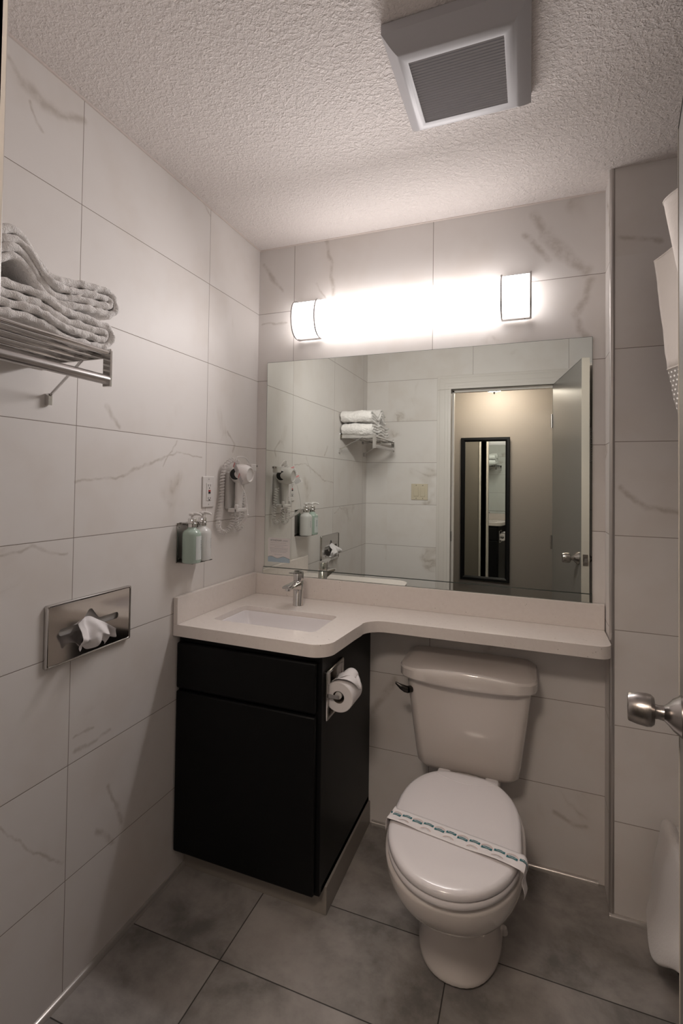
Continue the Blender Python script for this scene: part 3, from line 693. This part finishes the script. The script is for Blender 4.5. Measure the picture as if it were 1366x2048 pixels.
mb = MB().box(.034, .060, -.146, -.104, 1.418, 1.450); plug = mb.build('plug', 'white_pl', hd, bevel=.004)
MB().box(.038, .042, -.104, -.092, 1.438, 1.446).box(.052, .056, -.104, -.092, 1.438, 1.446).build('prong', 'nickel', plug, smooth=False)
# warning tag: two small cards in a chain, hanging in front of the housing
tg = thing('warning_tag', 'pair of small pink and white paper warning tags hanging on the hair dryer', 'tag', (.07, -.272, 1.36))
def card(c, sw, sh, parent):
    mb = MB(); c = Vector(c); V = Vector((-.056, .007, .091)).normalized(); U = Vector((.64, -.70, .34)); U = (U-V*U.dot(V)).normalized(); Nn = U.cross(V)
    def qd(u0, u1, v0, v1, d, mi):
        mb.add([c+U*u+V*v+Nn*d for u, v in ((u0, v0), (u1, v0), (u1, v1), (u0, v1))], [(0, 1, 2, 3)], mi)
    for d, sg in ((-.0004, -1), (.0004, 1)):
        qd(-sw/2, sw/2, -sh/2, sh/2, d, 0); qd(-sw/2+.002, sw/2-.002, sh/2-.010, sh/2-.002, d+sg*.0003, 1)
        v = sh/2-.014
        while v > -sh/2+.004:
            u = -sw/2+.004
            while u < sw/2-.008:
                l = random.uniform(.004, .008); qd(u, u+l, v, v+.0014, d+sg*.0003, 1 if v > sh/4 else 2); u += l+.002
            v -= .0034
    return mb.build('card', ['paper', 'pink', 'grey_ink'], parent, smooth=False, fix=False)
card((.058, -.270, 1.428), .044, .044, tg); card((.083, -.274, 1.386), .044, .042, tg)

# ------------------------------------------------------------------ towel shelf and towels on the left wall
SX1, SZ = .232, 1.674; SY0, SY1 = -1.125, -1.60
sh = thing('towel_shelf', 'chrome wall-mounted towel shelf with a hanging bar on the left wall', 'shelf', (0, -1.36, 1.6))
for i, x in enumerate((.035, .085, .135, .185, SX1)):
    mb = MB(); mb.tube([(x, SY0, SZ), (x, SY1, SZ)], .0050 if x < .2 else .0062, 12); mb.build('rail', 'chrome', sh)
for y in (SY0, SY1):
    mb = MB().box(.0, SX1+.006, y-.002, y+.002, SZ-.012, SZ+.010); arm = mb.build('side_arm', 'chrome', sh, smooth=False, bevel=.0008)
    MB().box(SX1-.014, SX1+.008, y-.0035, y+.0035, SZ-.078, SZ+.006).build('drop_bracket', 'chrome', sh, smooth=False, bevel=.001)
    mb = MB(); mb.box(0, .004, y-.018, y+.018, SZ-.02, SZ+.02); mb.build('wall_flange', 'chrome', arm, bevel=.001)
    yy = y+.012 if y == SY0 else y-.0
    mb = MB(); mb.tube([(.150, y, SZ-.010), (.012, y+(.03 if y == SY0 else -.03), 1.592)], .0036, 8); st = mb.build('strut', 'chrome', sh)
    yf = y+(.03 if y == SY0 else -.03)
    MB().box(.0, .013, yf-.006, yf+.006, 1.566, 1.596, bev=.001).build('foot', 'chrome', st, smooth=False)
mb = MB(); mb.tube([(SX1-.003, SY0-.002, SZ-.062), (SX1-.003, SY1+.002, SZ-.062)], .0115, 20); mb.build('hanging_bar', 'alu', sh)

def towel(name, label, x0, x1, yf, yn, z0, t, lift, seed, layers=4, droop=0.):
    """a terry towel folded twice: the closed fold looks towards the mirror"""
    path = []
    def line(ya, yb, z, n=16):
        for k in range(n+1): path.append((ya+(yb-ya)*k/n, z))
    def uturn(yc, za, zb, n=8, sgn=1):
        r = abs(zb-za)/2; zc = (za+zb)/2
        for k in range(1, n):
            th = math.pi*k/n; path.append((yc+sgn*r*math.sin(th), zc+(za-zc)*math.cos(th)))
    zl = [z0+t*(k+.5) for k in range(4)]; rn = t*.5
    line(yn, yf-1.5*t, zl[3]); uturn(yf-1.5*t, zl[3], zl[0], 12); line(yf-1.5*t, yn+t, zl[0]); uturn(yn+t, zl[0], zl[1], 8, -1)
    line(yn+t, yf-1.5*t, zl[1]); uturn(yf-1.5*t, zl[1], zl[2], 8); line(yf-1.5*t, yn+.01, zl[2])
    mb = MB(); P = []; nx = 14
    for j in range(nx+1):
        v = j/nx; row = []
        for k, (y, z) in enumerate(path):
            e = .010*noise.noise(Vector((y*9, z*60, seed)))
            x = x0+(x1+e-x0)*v
            w = max(0., (yf-y)/(yf-yn))
            z2 = z+lift(w, v)+.009*noise.noise(Vector((x*14, y*11, seed+z*8)))
            y2 = y+.006*noise.noise(Vector((x*16, z*30, seed+5)))-.012*(abs(v-.5)*2)**3
            if j in (0, nx): z2 += .003*math.sin(y*60+seed)
            row.append((x, y2, z2))
        P.append(row)
    mb.grid(P)
    o = mb.build(name, 'terry', None, solid=t*.94, sub=2, fix=False)
    tx = bpy.data.textures.new('fluff', 'CLOUDS'); tx.noise_scale = .020; tx.noise_depth = 2
    q = o.modifiers.new('fluff', 'DISPLACE'); q.texture = tx; q.strength = .009; q.mid_level = .5; q.texture_coords = 'LOCAL'
    tag(o, label, 'towel', 'folded towels on the wall shelf'); return o
towel('bath_towel', 'white folded bath towel, the lower one lying on the chrome shelf rails', .012, .222, -1.090, -1.50, SZ+.008, .0185,
      lambda w, v: -.004*math.sin(w*9)+.010*w*w+.004*(1-v), 3.)
towel('bath_towel', 'white folded bath towel on top of the other on the shelf, one end raised', .010, .218, -1.078, -1.44, SZ+.087, .0180,
      lambda w, v: .012*w*w+.038*math.exp(-((w-.72)/.12)**2)*(.4+.6*v)-.012*math.exp(-((w-.45)/.2)**2)+.004*math.sin(w*11), 11.)

# ------------------------------------------------------------------ toilet paper
tp = thing('toilet_paper_holder', 'recessed chrome toilet paper holder on the side of the black cabinet', 'toilet paper holder', (.545, -.43, .62))
py0, py1, pz0, pz1 = -.512, -.352, .620, .776
ring = lambda i, x: [(x, a, b) for a, b in rrect(py0+i, py1-i, pz0+i, pz1-i, .004, 3)]
mb = MB(); mb.loft([ring(0, .5455), ring(0, .552), ring(.002, .5545), ring(.010, .5545), ring(.013, .552), ring(.014, .51), ring(.030, .495), ring(.060, .488)], cap=False)
n = len(ring(0, 0)); mb.f.append(tuple(len(mb.v)-n+k for k in range(n))); mb.m.append(0)
mb.build('plate', 'plate_chrome', tp, angle=30)
RC = Vector((.584, -.436, .700)); RA = Vector((0, 1, 0)); RL = .100; RO_ = .048; RI = .0195
for yy in (py0+.008, py1-.008):
    mb = MB(); mb.box(.520, .590, yy-.0015, yy+.0015, .694, .706); mb.build('arm', 'plate_chrome', tp, bevel=.001, smooth=False)
mb = MB(); mb.tube([(RC.x, py0+.009, RC.z), (RC.x, py0+.022, RC.z), (RC.x, py0+.0225, RC.z), (RC.x, py1-.0225, RC.z), (RC.x, py1-.022, RC.z), (RC.x, py1-.009, RC.z)], [.0035, .0035, .0115, .0115, .0035, .0035], 20); mb.build('spindle', 'grey_pl', tp)
roll = thing('toilet_paper_roll', 'white toilet paper roll with its end folded to a point', 'toilet paper', tuple(RC))
mb = MB(); n = 48; rings = []
RD = RC+Vector((0.0, -.002, -.006))
for (r, s) in ((RI, -.5), (RO_-.002, -.5), (RO_, -.48), (RO_, .48), (RO_-.002, .5), (RI, .5), (RI, -.5)):
    rings.append([RD+RA*RL*s+Vector((math.cos(2*math.pi*k/n), 0, math.sin(2*math.pi*k/n)))*r for k in range(n)])
mb.loft(rings, cap=False); mb.build('paper', 'paper', roll)
mb = MB(); rings = [[RD+RA*RL*s+Vector((math.cos(2*math.pi*k/n), 0, math.sin(2*math.pi*k/n)))*(RI-.0003) for k in range(n)] for s in (-.497, .497)]
mb.loft(rings, cap=False); mb.build('core', 'card', roll, label='brown card core')
mb = MB(); P = []      # loose end: a point folded up over the top and front of the roll
for i in range(13):
    u = i/12; ang = math.radians(118-104*u); r = RO_+.002+.007*math.sin(u*3.1)+.006*u; hw = RL*.5*(1-max(0, (u-.35)/.65)**1.0*.97)
    row = []
    for j in range(9):
        v = j/8*2-1; rr_ = r+.003*math.sin(v*5+u*4)
        row.append((RD.x+rr_*math.cos(ang), RD.y+hw*v+.004*u, RD.z+rr_*math.sin(ang)))
    P.append(row)
mb.grid(P)
P = []
for i in range(9):
    u = i/8; row = []
    for j in range(7):
        v = j/6
        a = math.radians(100-50*u); r = RO_+.005+.015*math.sin(u*2.6)*(1-.35*v)
        row.append((RD.x+r*math.cos(a), RD.y+RL*(.48-.92*v*(1-u*.75)-.10*u), RD.z+r*math.sin(a)+.002*math.sin(v*6)))
    P.append(row)
mb.grid(P)
mb.build('folded_end', 'tissue', roll, solid=.0006, fix=False)

# ------------------------------------------------------------------ toilet
TXc = .955
toi = thing('toilet', 'white two-piece toilet with its lid closed, below the worktop shelf', 'toilet', (TXc, -.35, 0))
def egg(cx, yb, yf, hw, z, n=48, wb=None, p=2.0, ymid=None):
    """outline: rounded back, elongated front; wb = half width at the back"""
    ym = ymid if ymid is not None else yb+(yf-yb)*.5
    P = []
    for k in range(n):
        t = 2*math.pi*k/n; c, s = math.cos(t), math.sin(t)
        x = hw*math.copysign(abs(c)**(2/p), c)
        if s < 0: y = ym+(ym-yf)*math.copysign(abs(s)**(2/p), s)
        else:
            y = ym+(yb-ym)*abs(s)**(2/p)
            if wb is not None:
                f = (y-ym)/(yb-ym); pb = 4.4
                x = math.copysign(abs(c)**(2/pb), c)*(hw+(wb-hw)*f**1.35); y = ym+(yb-ym)*abs(s)**(2/pb)*1.
        P.append((cx+x, y, z))
    return P
S = [(0, .124, -.578, -.14), (.012, .124, -.578, -.14), (.03, .119, -.572, -.14), (.08, .114, -.562, -.14), (.13, .112, -.560, -.14), (.165, .115, -.572, -.14), (.190, .124, -.602, -.15),
     (.215, .138, -.648, -.16), (.25, .157, -.705, -.175), (.29, .173, -.753, -.19), (.33, .183, -.785, -.20), (.365, .187, -.800, -.20), (.388, .187, -.805, -.20), (.398, .183, -.802, -.20)]
mb = MB(); mb.loft([egg(TXc, yb, yf, hw, z, ymid=yb+(yf-yb)*(.52), p=2.25) for z, hw, yf, yb in S])
mb.build('bowl', 'porcelain', toi, sub=1)
mb = MB(); mb.loft([[(x, y, z) for x, y in rrect(TXc-hw, TXc+hw, -.26, -.03, .03, 5)] for z, hw in ((.0, .085), (.02, .08), (.30, .090), (.335, .100), (.358, .104), (.369, .100))])
mb.build('tank_deck', 'porcelain', toi, angle=50)
LX = .962
def lidring(z, g): return egg(LX-.004, -.300+g*.5, -.812-g, .170+g, z, 64, wb=.121+g*.5, ymid=-.585)
mb = MB(); mb.loft([lidring(.399, .000), lidring(.402, .004), lidring(.412, .005), lidring(.416, .002)]); mb.build('seat', 'seat', toi, angle=50)
mb = MB(); mb.loft([lidring(.4185, .001), lidring(.421, .0035), lidring(.430, .0035), lidring(.4365, .000), lidring(.4400, -.008), lidring(.4415, -.030), lidring(.4425, -.08)])
lid = mb.build('lid', 'seat', toi, angle=60)
mb = MB(); P = []
for i in range(2):
    P.append([])
pts = [(LX-.090+.172*k/20, -.336-.026*math.sin(math.pi*k/20), .4405) for k in range(21)]
mb.tube(pts, .0035, 8); mb.build('hinge_ridge', 'seat', lid)
for s in (-1, 1):
    mb = MB(); mb.box(LX+s*.075-.022, LX+s*.075+.022, -.304, -.268, .388, .428); mb.build('hinge', 'seat', toi, bevel=.008)
KX = .946
def tankring(z, hw, yf, r=.035, bul=.014):
    P = []
    for x, y in rrect(KX-hw, KX+hw, yf, -.018, r, 6):
        f = 1-((x-KX)/hw)**2
        if y < (yf-.018)/2: y -= bul*max(f, 0)
        P.append((x, y, z))
    return P
mb = MB(); mb.loft([tankring(.370, .142, -.168, .03, .008), tankring(.376, .160, -.180), tankring(.390, .172, -.188), tankring(.43, .178, -.193), tankring(.55, .193, -.201), tankring(.66, .206, -.208), tankring(.694, .209, -.210)])
mb.build('tank', 'porcelain', toi, angle=50)
def tlid(z, hw, yf, r=.045, bul=.0): 
    # chamfered front corners and a bowed front
    P = []
    xs = [(KX-.003+hw, -.012), (KX-.003+hw, yf+.075), (KX-.003+hw-.006, yf+.05), (KX-.003+hw-.022, yf+.026), (KX-.003+hw-.050, yf+.010)]
    for x, y in xs: P.append((x, y, z))
    n = 14
    for k in range(n+1):
        u = 1-2*k/n; P.append((KX+u*(hw-.066), yf+.002-.014*(1-u*u)-.0, z))
    for x, y in xs[::-1]: P.append((2*(KX-.003)-x, y, z))
    return P
def crown(P, dz):
    out = []
    for x, y, z in P:
        f = max(0, 1-((x-KX)/.20)**2); out.append((x, y, z+dz*f))
    return out
mb = MB(); mb.loft([tlid(.690, .220, -.236), tlid(.690, .228, -.244), tlid(.696, .231, -.248), crown(tlid(.722, .231, -.248), .010), crown(tlid(.7285, .2275, -.243), .013), crown(tlid(.731, .220, -.232), .012),
                    crown(tlid(.736, .212, -.205), .008), crown(tlid(.742, .198, -.165), .004), tlid(.744, .165, -.13)])
mb.build('tank_lid', 'porcelain', toi, angle=35)
mb = MB(); lx = KX-.200; ly = -.196; 
mb.tube([(lx+.012, ly-.006, .645), (lx+.002, ly-.016, .645)], .012, 16)
rings = []
for u, w_, h_ in ((0, .010, .012), (.3, .008, .013), (.6, .006, .010), (1, .003, .004)):
    c = Vector((lx+.004-.045*u, ly-.020-.010*math.sin(u*2), .645+.022*u**1.3)); rings.append([(c.x, c.y+w_*math.cos(a), c.z+h_*math.sin(a)) for a in [2*math.pi*k/12 for k in range(12)]])
mb.loft(rings); mb.build('flush_lever', 'dark_metal', toi, label='dark chrome flush lever')
mb = MB(); mb.lathe((TXc-.121, -.33, .0), (0, 0, 1), [(0, 0), (.015, 0), (.015, .006), (.011, .016), (0, .021)], 18); mb.build('bolt_cap', 'porcelain', toi)
mb = MB(); mb.lathe((TXc+.121, -.33, .0), (0, 0, 1), [(0, 0), (.015, 0), (.015, .006), (.011, .016), (0, .021)], 18); mb.build('bolt_cap', 'porcelain', toi)
# paper band across the lid
band = thing('paper_band', 'white paper hygiene band printed with teal and orange emblems across the toilet lid', 'paper band', (LX, -.62, .44))
BA = Vector((.789, -.594, 0)); BB = Vector((1.134, -.652, 0)); bd = (BB-BA); TL = bd.length; bd.normalize(); bn = Vector((bd.y, -bd.x, 0)); BWd = .060
LD, RD_ = .034, .075; BLn = LD+TL+RD_
def bp(s, v, d=0.):
    q = s-LD; side = bn*(v*BWd*.5)
    if q < 0:
        p = BA+side-bd*(.007*math.sin(min(1, -q/.012)*1.57)+d); z = .4448+q+.006*math.exp(-((q+.004)/.006)**2)
    elif q > TL:
        e = q-TL; p = BB+side*(1-.25*e/RD_)+bd*(.006*math.sin(min(1, e/.01)*1.57)+.003*math.sin(e*110+v)+d); z = .4448-e
    else:
        p = BA+bd*q+side; z = .4448+d+min(.002, 0)
        if v > .3: z += .006*max(0, math.sin(q*24+.9))*(v-.3)
        z -= .002*(abs(2*q/TL-1))**6
    return (p.x, p.y, z)
mb = MB(); P = []
for j in range(9):
    v = j/4-1; P.append([bp(BLn*k/60, v) for k in range(61)])
mb.grid(P)
# the free upstanding corner at the left end
mb.build('band', 'paper', band, solid=.0005, fix=False)
mb = MB()
def emb(sc, vc, kind, D=.0012):
    def pt(a, b, d=D): return bp(sc+a, vc+b/(BWd*.5), d)
    def strip(A, B, mi): mb.add([pt(*p) for p in A]+[pt(*p) for p in B], [(k, k+1, len(A)+k+1, len(A)+k) for k in range(len(A)-1)], mi)
    if kind in (0, 2):
        for r0, r1, mi in ((.0135, .0147, 1), (.0105, .0112, 2)):
            A = [(math.cos(t)*r0, -math.sin(t)*r0*.85+.004) for t in [math.radians(12+156*k/12) for k in range(13)]]
            B = [(math.cos(t)*r1, -math.sin(t)*r1*.85+.004) for t in [math.radians(12+156*k/12) for k in range(13)]]
            strip(A, B, mi)
        for k in range(9):       # rays
            t = math.radians(20+140*k/8); A = [(math.cos(t-.05)*.0065, -math.sin(t-.05)*.0055+.003), (math.cos(t-.05)*.0092, -math.sin(t-.05)*.0078+.003)]
            B = [(math.cos(t+.05)*.0065, -math.sin(t+.05)*.0055+.003), (math.cos(t+.05)*.0092, -math.sin(t+.05)*.0078+.003)]; strip(A, B, 2)
    if kind in (0, 1):
        h0, h1 = .0012, .0092
        A = [(-.0135+.027*k/8, h0+.0012*math.cos(k*.8)) for k in range(9)]; B = [(-.0135+.027*k/8, h1+.0012*math.cos(k*.8)) for k in range(9)]
        strip(A, B, 0)
        for k in range(7):
            a = -.009+.0027*k; mb.add([pt(a, .0040, D+.0003), pt(a+.0016, .0040, D+.0003), pt(a+.0016, .0060, D+.0003), pt(a, .0060, D+.0003)], [(0, 1, 2, 3)], 3)
        A = [(-.006+.012*k/4, -.0005) for k in range(5)]; B = [(-.006+.012*k/4, .0005) for k in range(5)]; strip(A, B, 2)
s = LD+.012; 
for i in range(6):
    emb(s, -.22, 0); emb(s+.031, -.42, 1)
    emb(s+.030, .60, 2) if s+.03 < LD+TL-.01 else None
    s += .0625
    if s > BLn-.012: break
mb.build('emblems', ['teal', 'orange', 'pale_ink', 'paper'], band, smooth=False, fix=False, label='teal and orange printed emblems')

# ------------------------------------------------------------------ tub, mat over its edge, curtain
tub = thing('bathtub', 'white bathtub behind the open door at the right', 'bathtub', (1.9, -.9, 0))
tx0, tx1, tyn, tyf = 1.552, XR-.004, RY+.006, PY-.004
mb = MB(); 
rr2 = lambda i, z, r: [(x, y, z) for x, y in rrect(tx0+i, tx1-i, tyn+i, tyf-i, r, 6)]
mb.loft([rr2(.004, 0, .004), rr2(.004, .30, .004), rr2(0, .315, .012), rr2(0, .335, .02), rr2(.012, .347, .03), rr2(.055, .347, .07), rr2(.08, .33, .09), rr2(.12, .12, .10), rr2(.20, .07, .10)], cap=False)
n = len(rr2(0, 0, .01)); mb.f.append(tuple(len(mb.v)-n+k for k in range(n))); mb.m.append(0)
mb.build('shell', 'tub', tub, angle=50)
bmat = thing('bath_mat', 'thick white cloth mat hanging over the edge of the tub', 'bath mat', (1.52, -.5, .1))
mb = MB(); P = []
for i in range(27):
    v = i/26; row = []
    y = -.165-.50*v
    for j in range(25):
        u = j/24      # from inside the tub over the rim and down
        if u < .25: a = u/.25; x, z = 1.60-.055*a, .20+.155*math.sin(a*math.pi/2)
        elif u < .36: a = (u-.25)/.11; x, z = 1.545-.017*math.sin(a*1.57), .358-.012*a*a
        else:
            a = (u-.36)/.64; x = 1.527-.055*a-.012*math.sin(a*6.0+v*5)*a; z = .345-(.225+.05*math.sin(v*5)-.10*v)*a
        yy = y-.11*max(0, (u-.33))*(1-v) + .012*math.sin(u*9)*(1 if v < .1 else .3)
        row.append((x, yy, z))
    P.append(row)
mb.grid(P); mb.build('cloth', 'matcloth', bmat, solid=.014, sub=2, fix=False)

rod = thing('shower_rod', 'curved metal shower rod above the tub', 'curtain rod', (1.57, -.9, 2.03))
mb = MB(); rp = [(1.575-.085*math.sin(math.pi*k/24), PY-.002+(RY+.004-PY)*k/24, 2.035) for k in range(25)]
mb.tube(rp, .0125, 14); mb.build('rod', 'alu', rod)
for y, d in ((PY, -1), (RY, 1)):
    mb = MB(); mb.lathe((1.575, y, 2.035), (0, d, 0), [(0, .0), (.030, 0), (.030, .004), (.018, .016), (.0135, .018), (0, .018)], 24); mb.build('flange', 'alu', rod)
cur = thing('shower_curtain', 'cream shower curtain with a dotted sheer band, drawn back at the right', 'shower curtain', (1.5, -.8, 1.0))
# plan path of the curtain at its top and further down; knots are fold crests and valleys
KT = [(1.486, -.262), (1.515, -.36), (1.540, -.47), (1.492, -.55), (1.434, -.622), (1.47, -.71), (1.535, -.79), (1.46, -.90), (1.53, -1.02), (1.45, -1.13), (1.54, -1.26)]
KM = [(1.500, -.372), (1.525, -.46), (1.545, -.56), (1.505, -.66), (1.450, -.80), (1.49, -.87), (1.545, -.93), (1.47, -1.02), (1.53, -1.10), (1.46, -1.19), (1.54, -1.28)]
KB = [(1.502, -.515), (1.53, -.59), (1.55, -.68), (1.51, -.78), (1.465, -.90), (1.50, -.96), (1.545, -1.01), (1.48, -1.08), (1.53, -1.15), (1.47, -1.22), (1.54, -1.30)]
KE = [(1.505, -.80), (1.53, -.84), (1.55, -.90), (1.51, -.96), (1.475, -1.02), (1.50, -1.06), (1.54, -1.10), (1.49, -1.15), (1.53, -1.20), (1.48, -1.25), (1.54, -1.31)]
def cpath(z):
    L = [(.42, KE), (1.0, KE), (1.50, KB), (1.70, KM), (2.09, KT)]
    for (za, A), (zb, B) in zip(L, L[1:]):
        if z <= zb or zb == 2.09:
            u = max(0, min(1, (z-za)/(zb-za))); return [Vector((a[0]+(b[0]-a[0])*u, a[1]+(b[1]-a[1])*u, z)) for a, b in zip(A, B)]
def ctop(y): return 2.052+.0*y
def sheet(zs, name, m, uvd=None):
    mb = MB(); P = []
    for z in zs:
        P.append(bez(cpath(z), 8))
    for row in P:
        for q in row: q.x += .002*noise.noise(q*25)
    mb.grid(P); o = mb.build(name, m, cur, fix=False, solid=0 if uvd else .0016)
    if uvd:
        me = o.data; uv = me.uv_layers.new(name='UVMap'); c = len(P[0])
        acc = [0]
        for a, b in zip(P[0], P[0][1:]): acc.append(acc[-1]+(b-a).length)
        for l in me.loops:
            i = l.vertex_index; uv.data[l.index].uv = (acc[i % c]/uvd, (zs[i//c])/uvd)
    return o
sheet([1.705+(2.052-1.705)*k/14 for k in range(15)], 'top_panel', 'curtain')
sheet([1.50+.207*k/8 for k in range(9)], 'sheer_band', 'net', .0135)
sheet([.42+1.08*k/20 for k in range(21)], 'lower_panel', 'curtain')
for zz in (1.706, 2.049):
    mb = MB(); mb.tube(bez(cpath(zz), 8), .0028, 6); mb.build('hem', 'curtain', cur)

# ------------------------------------------------------------------ seen in the mirror: switch, hall mirror, hall lamp
sw = thing('light_switch', 'ivory double rocker switch on the wall beside the doorway', 'light switch', (.405, RY, 1.31))
MB().box(.345, .465, RY, RY+.006, 1.254, 1.370).build('plate', 'ivory', sw, bevel=.002)
for s in (-1, 1):
    mb = MB().box(.405+s*.024-.0165, .405+s*.024+.0165, RY+.005, RY+.009, 1.279, 1.345); rk = mb.build('rocker', 'ivory', sw, bevel=.002)
    for z in (1.265, 1.359):
        mb = MB(); mb.lathe((.405+s*.024, RY+.006, z), (0, 1, 0), [(0, -.001), (.003, -.001), (.003, .001), (0, .0012)], 12); mb.build('screw', 'nickel', sw)
hm = thing('framed_mirror', 'tall narrow black-framed mirror on the hall wall, seen through the doorway', 'mirror', (.775, HY, .53))
mx0, mx1, mz0, mz1 = .575, .988, .525, 1.785; fw = .036
HT = .055
rg = lambda i, y: [(mx0+i, y+i*HT, mz0+i), (mx1-i, y+(mx1-mx0-i)*HT, mz0+i), (mx1-i, y+(mx1-mx0-i)*HT, mz1-i), (mx0+i, y+i*HT, mz1-i)]
mb = MB(); mb.loft([rg(0, HY+.001), rg(0, HY+.016), rg(.004, HY+.020), rg(.022, HY+.020), rg(fw, HY+.010), rg(fw, HY+.004)], cap=False); mb.build('frame', 'black_lacquer', hm, smooth=False)
mb = MB(); mb.add(rg(fw, HY+.0055), [(0, 1, 2, 3)]); mb.build('glass', 'hall_mirror', hm, smooth=False)
hl = thing('hall_ceiling_light', 'warm glowing glass dome lamp on the hall ceiling, seen in the mirror', 'lamp', (.88, -2.30, HH))
mb = MB(); mb.lathe((.88, -2.30, HH), (0, 0, -1), [(0, 0), (.075, 0), (.075, .02), (.06, .05), (.055, .07), (0, .07)], 32); mb.build('base', 'nickel', hl)
mb = MB(); mb.lathe((.88, -2.30, HH-.07), (0, 0, -1), [(0, 0), (.155, 0), (.158, .006), (.15, .03), (.13, .06), (.10, .085), (.06, .105), (.02, .114), (0, .115)], 40); mb.build('dome', 'dome_glow', hl)
mb = MB(); mb.lathe((.88, -2.30, HH-.182), (0, 0, -1), [(0, 0), (.010, .002), (.008, .010), (.005, .016), (0, .022)], 16); mb.build('finial', 'nickel', hl)
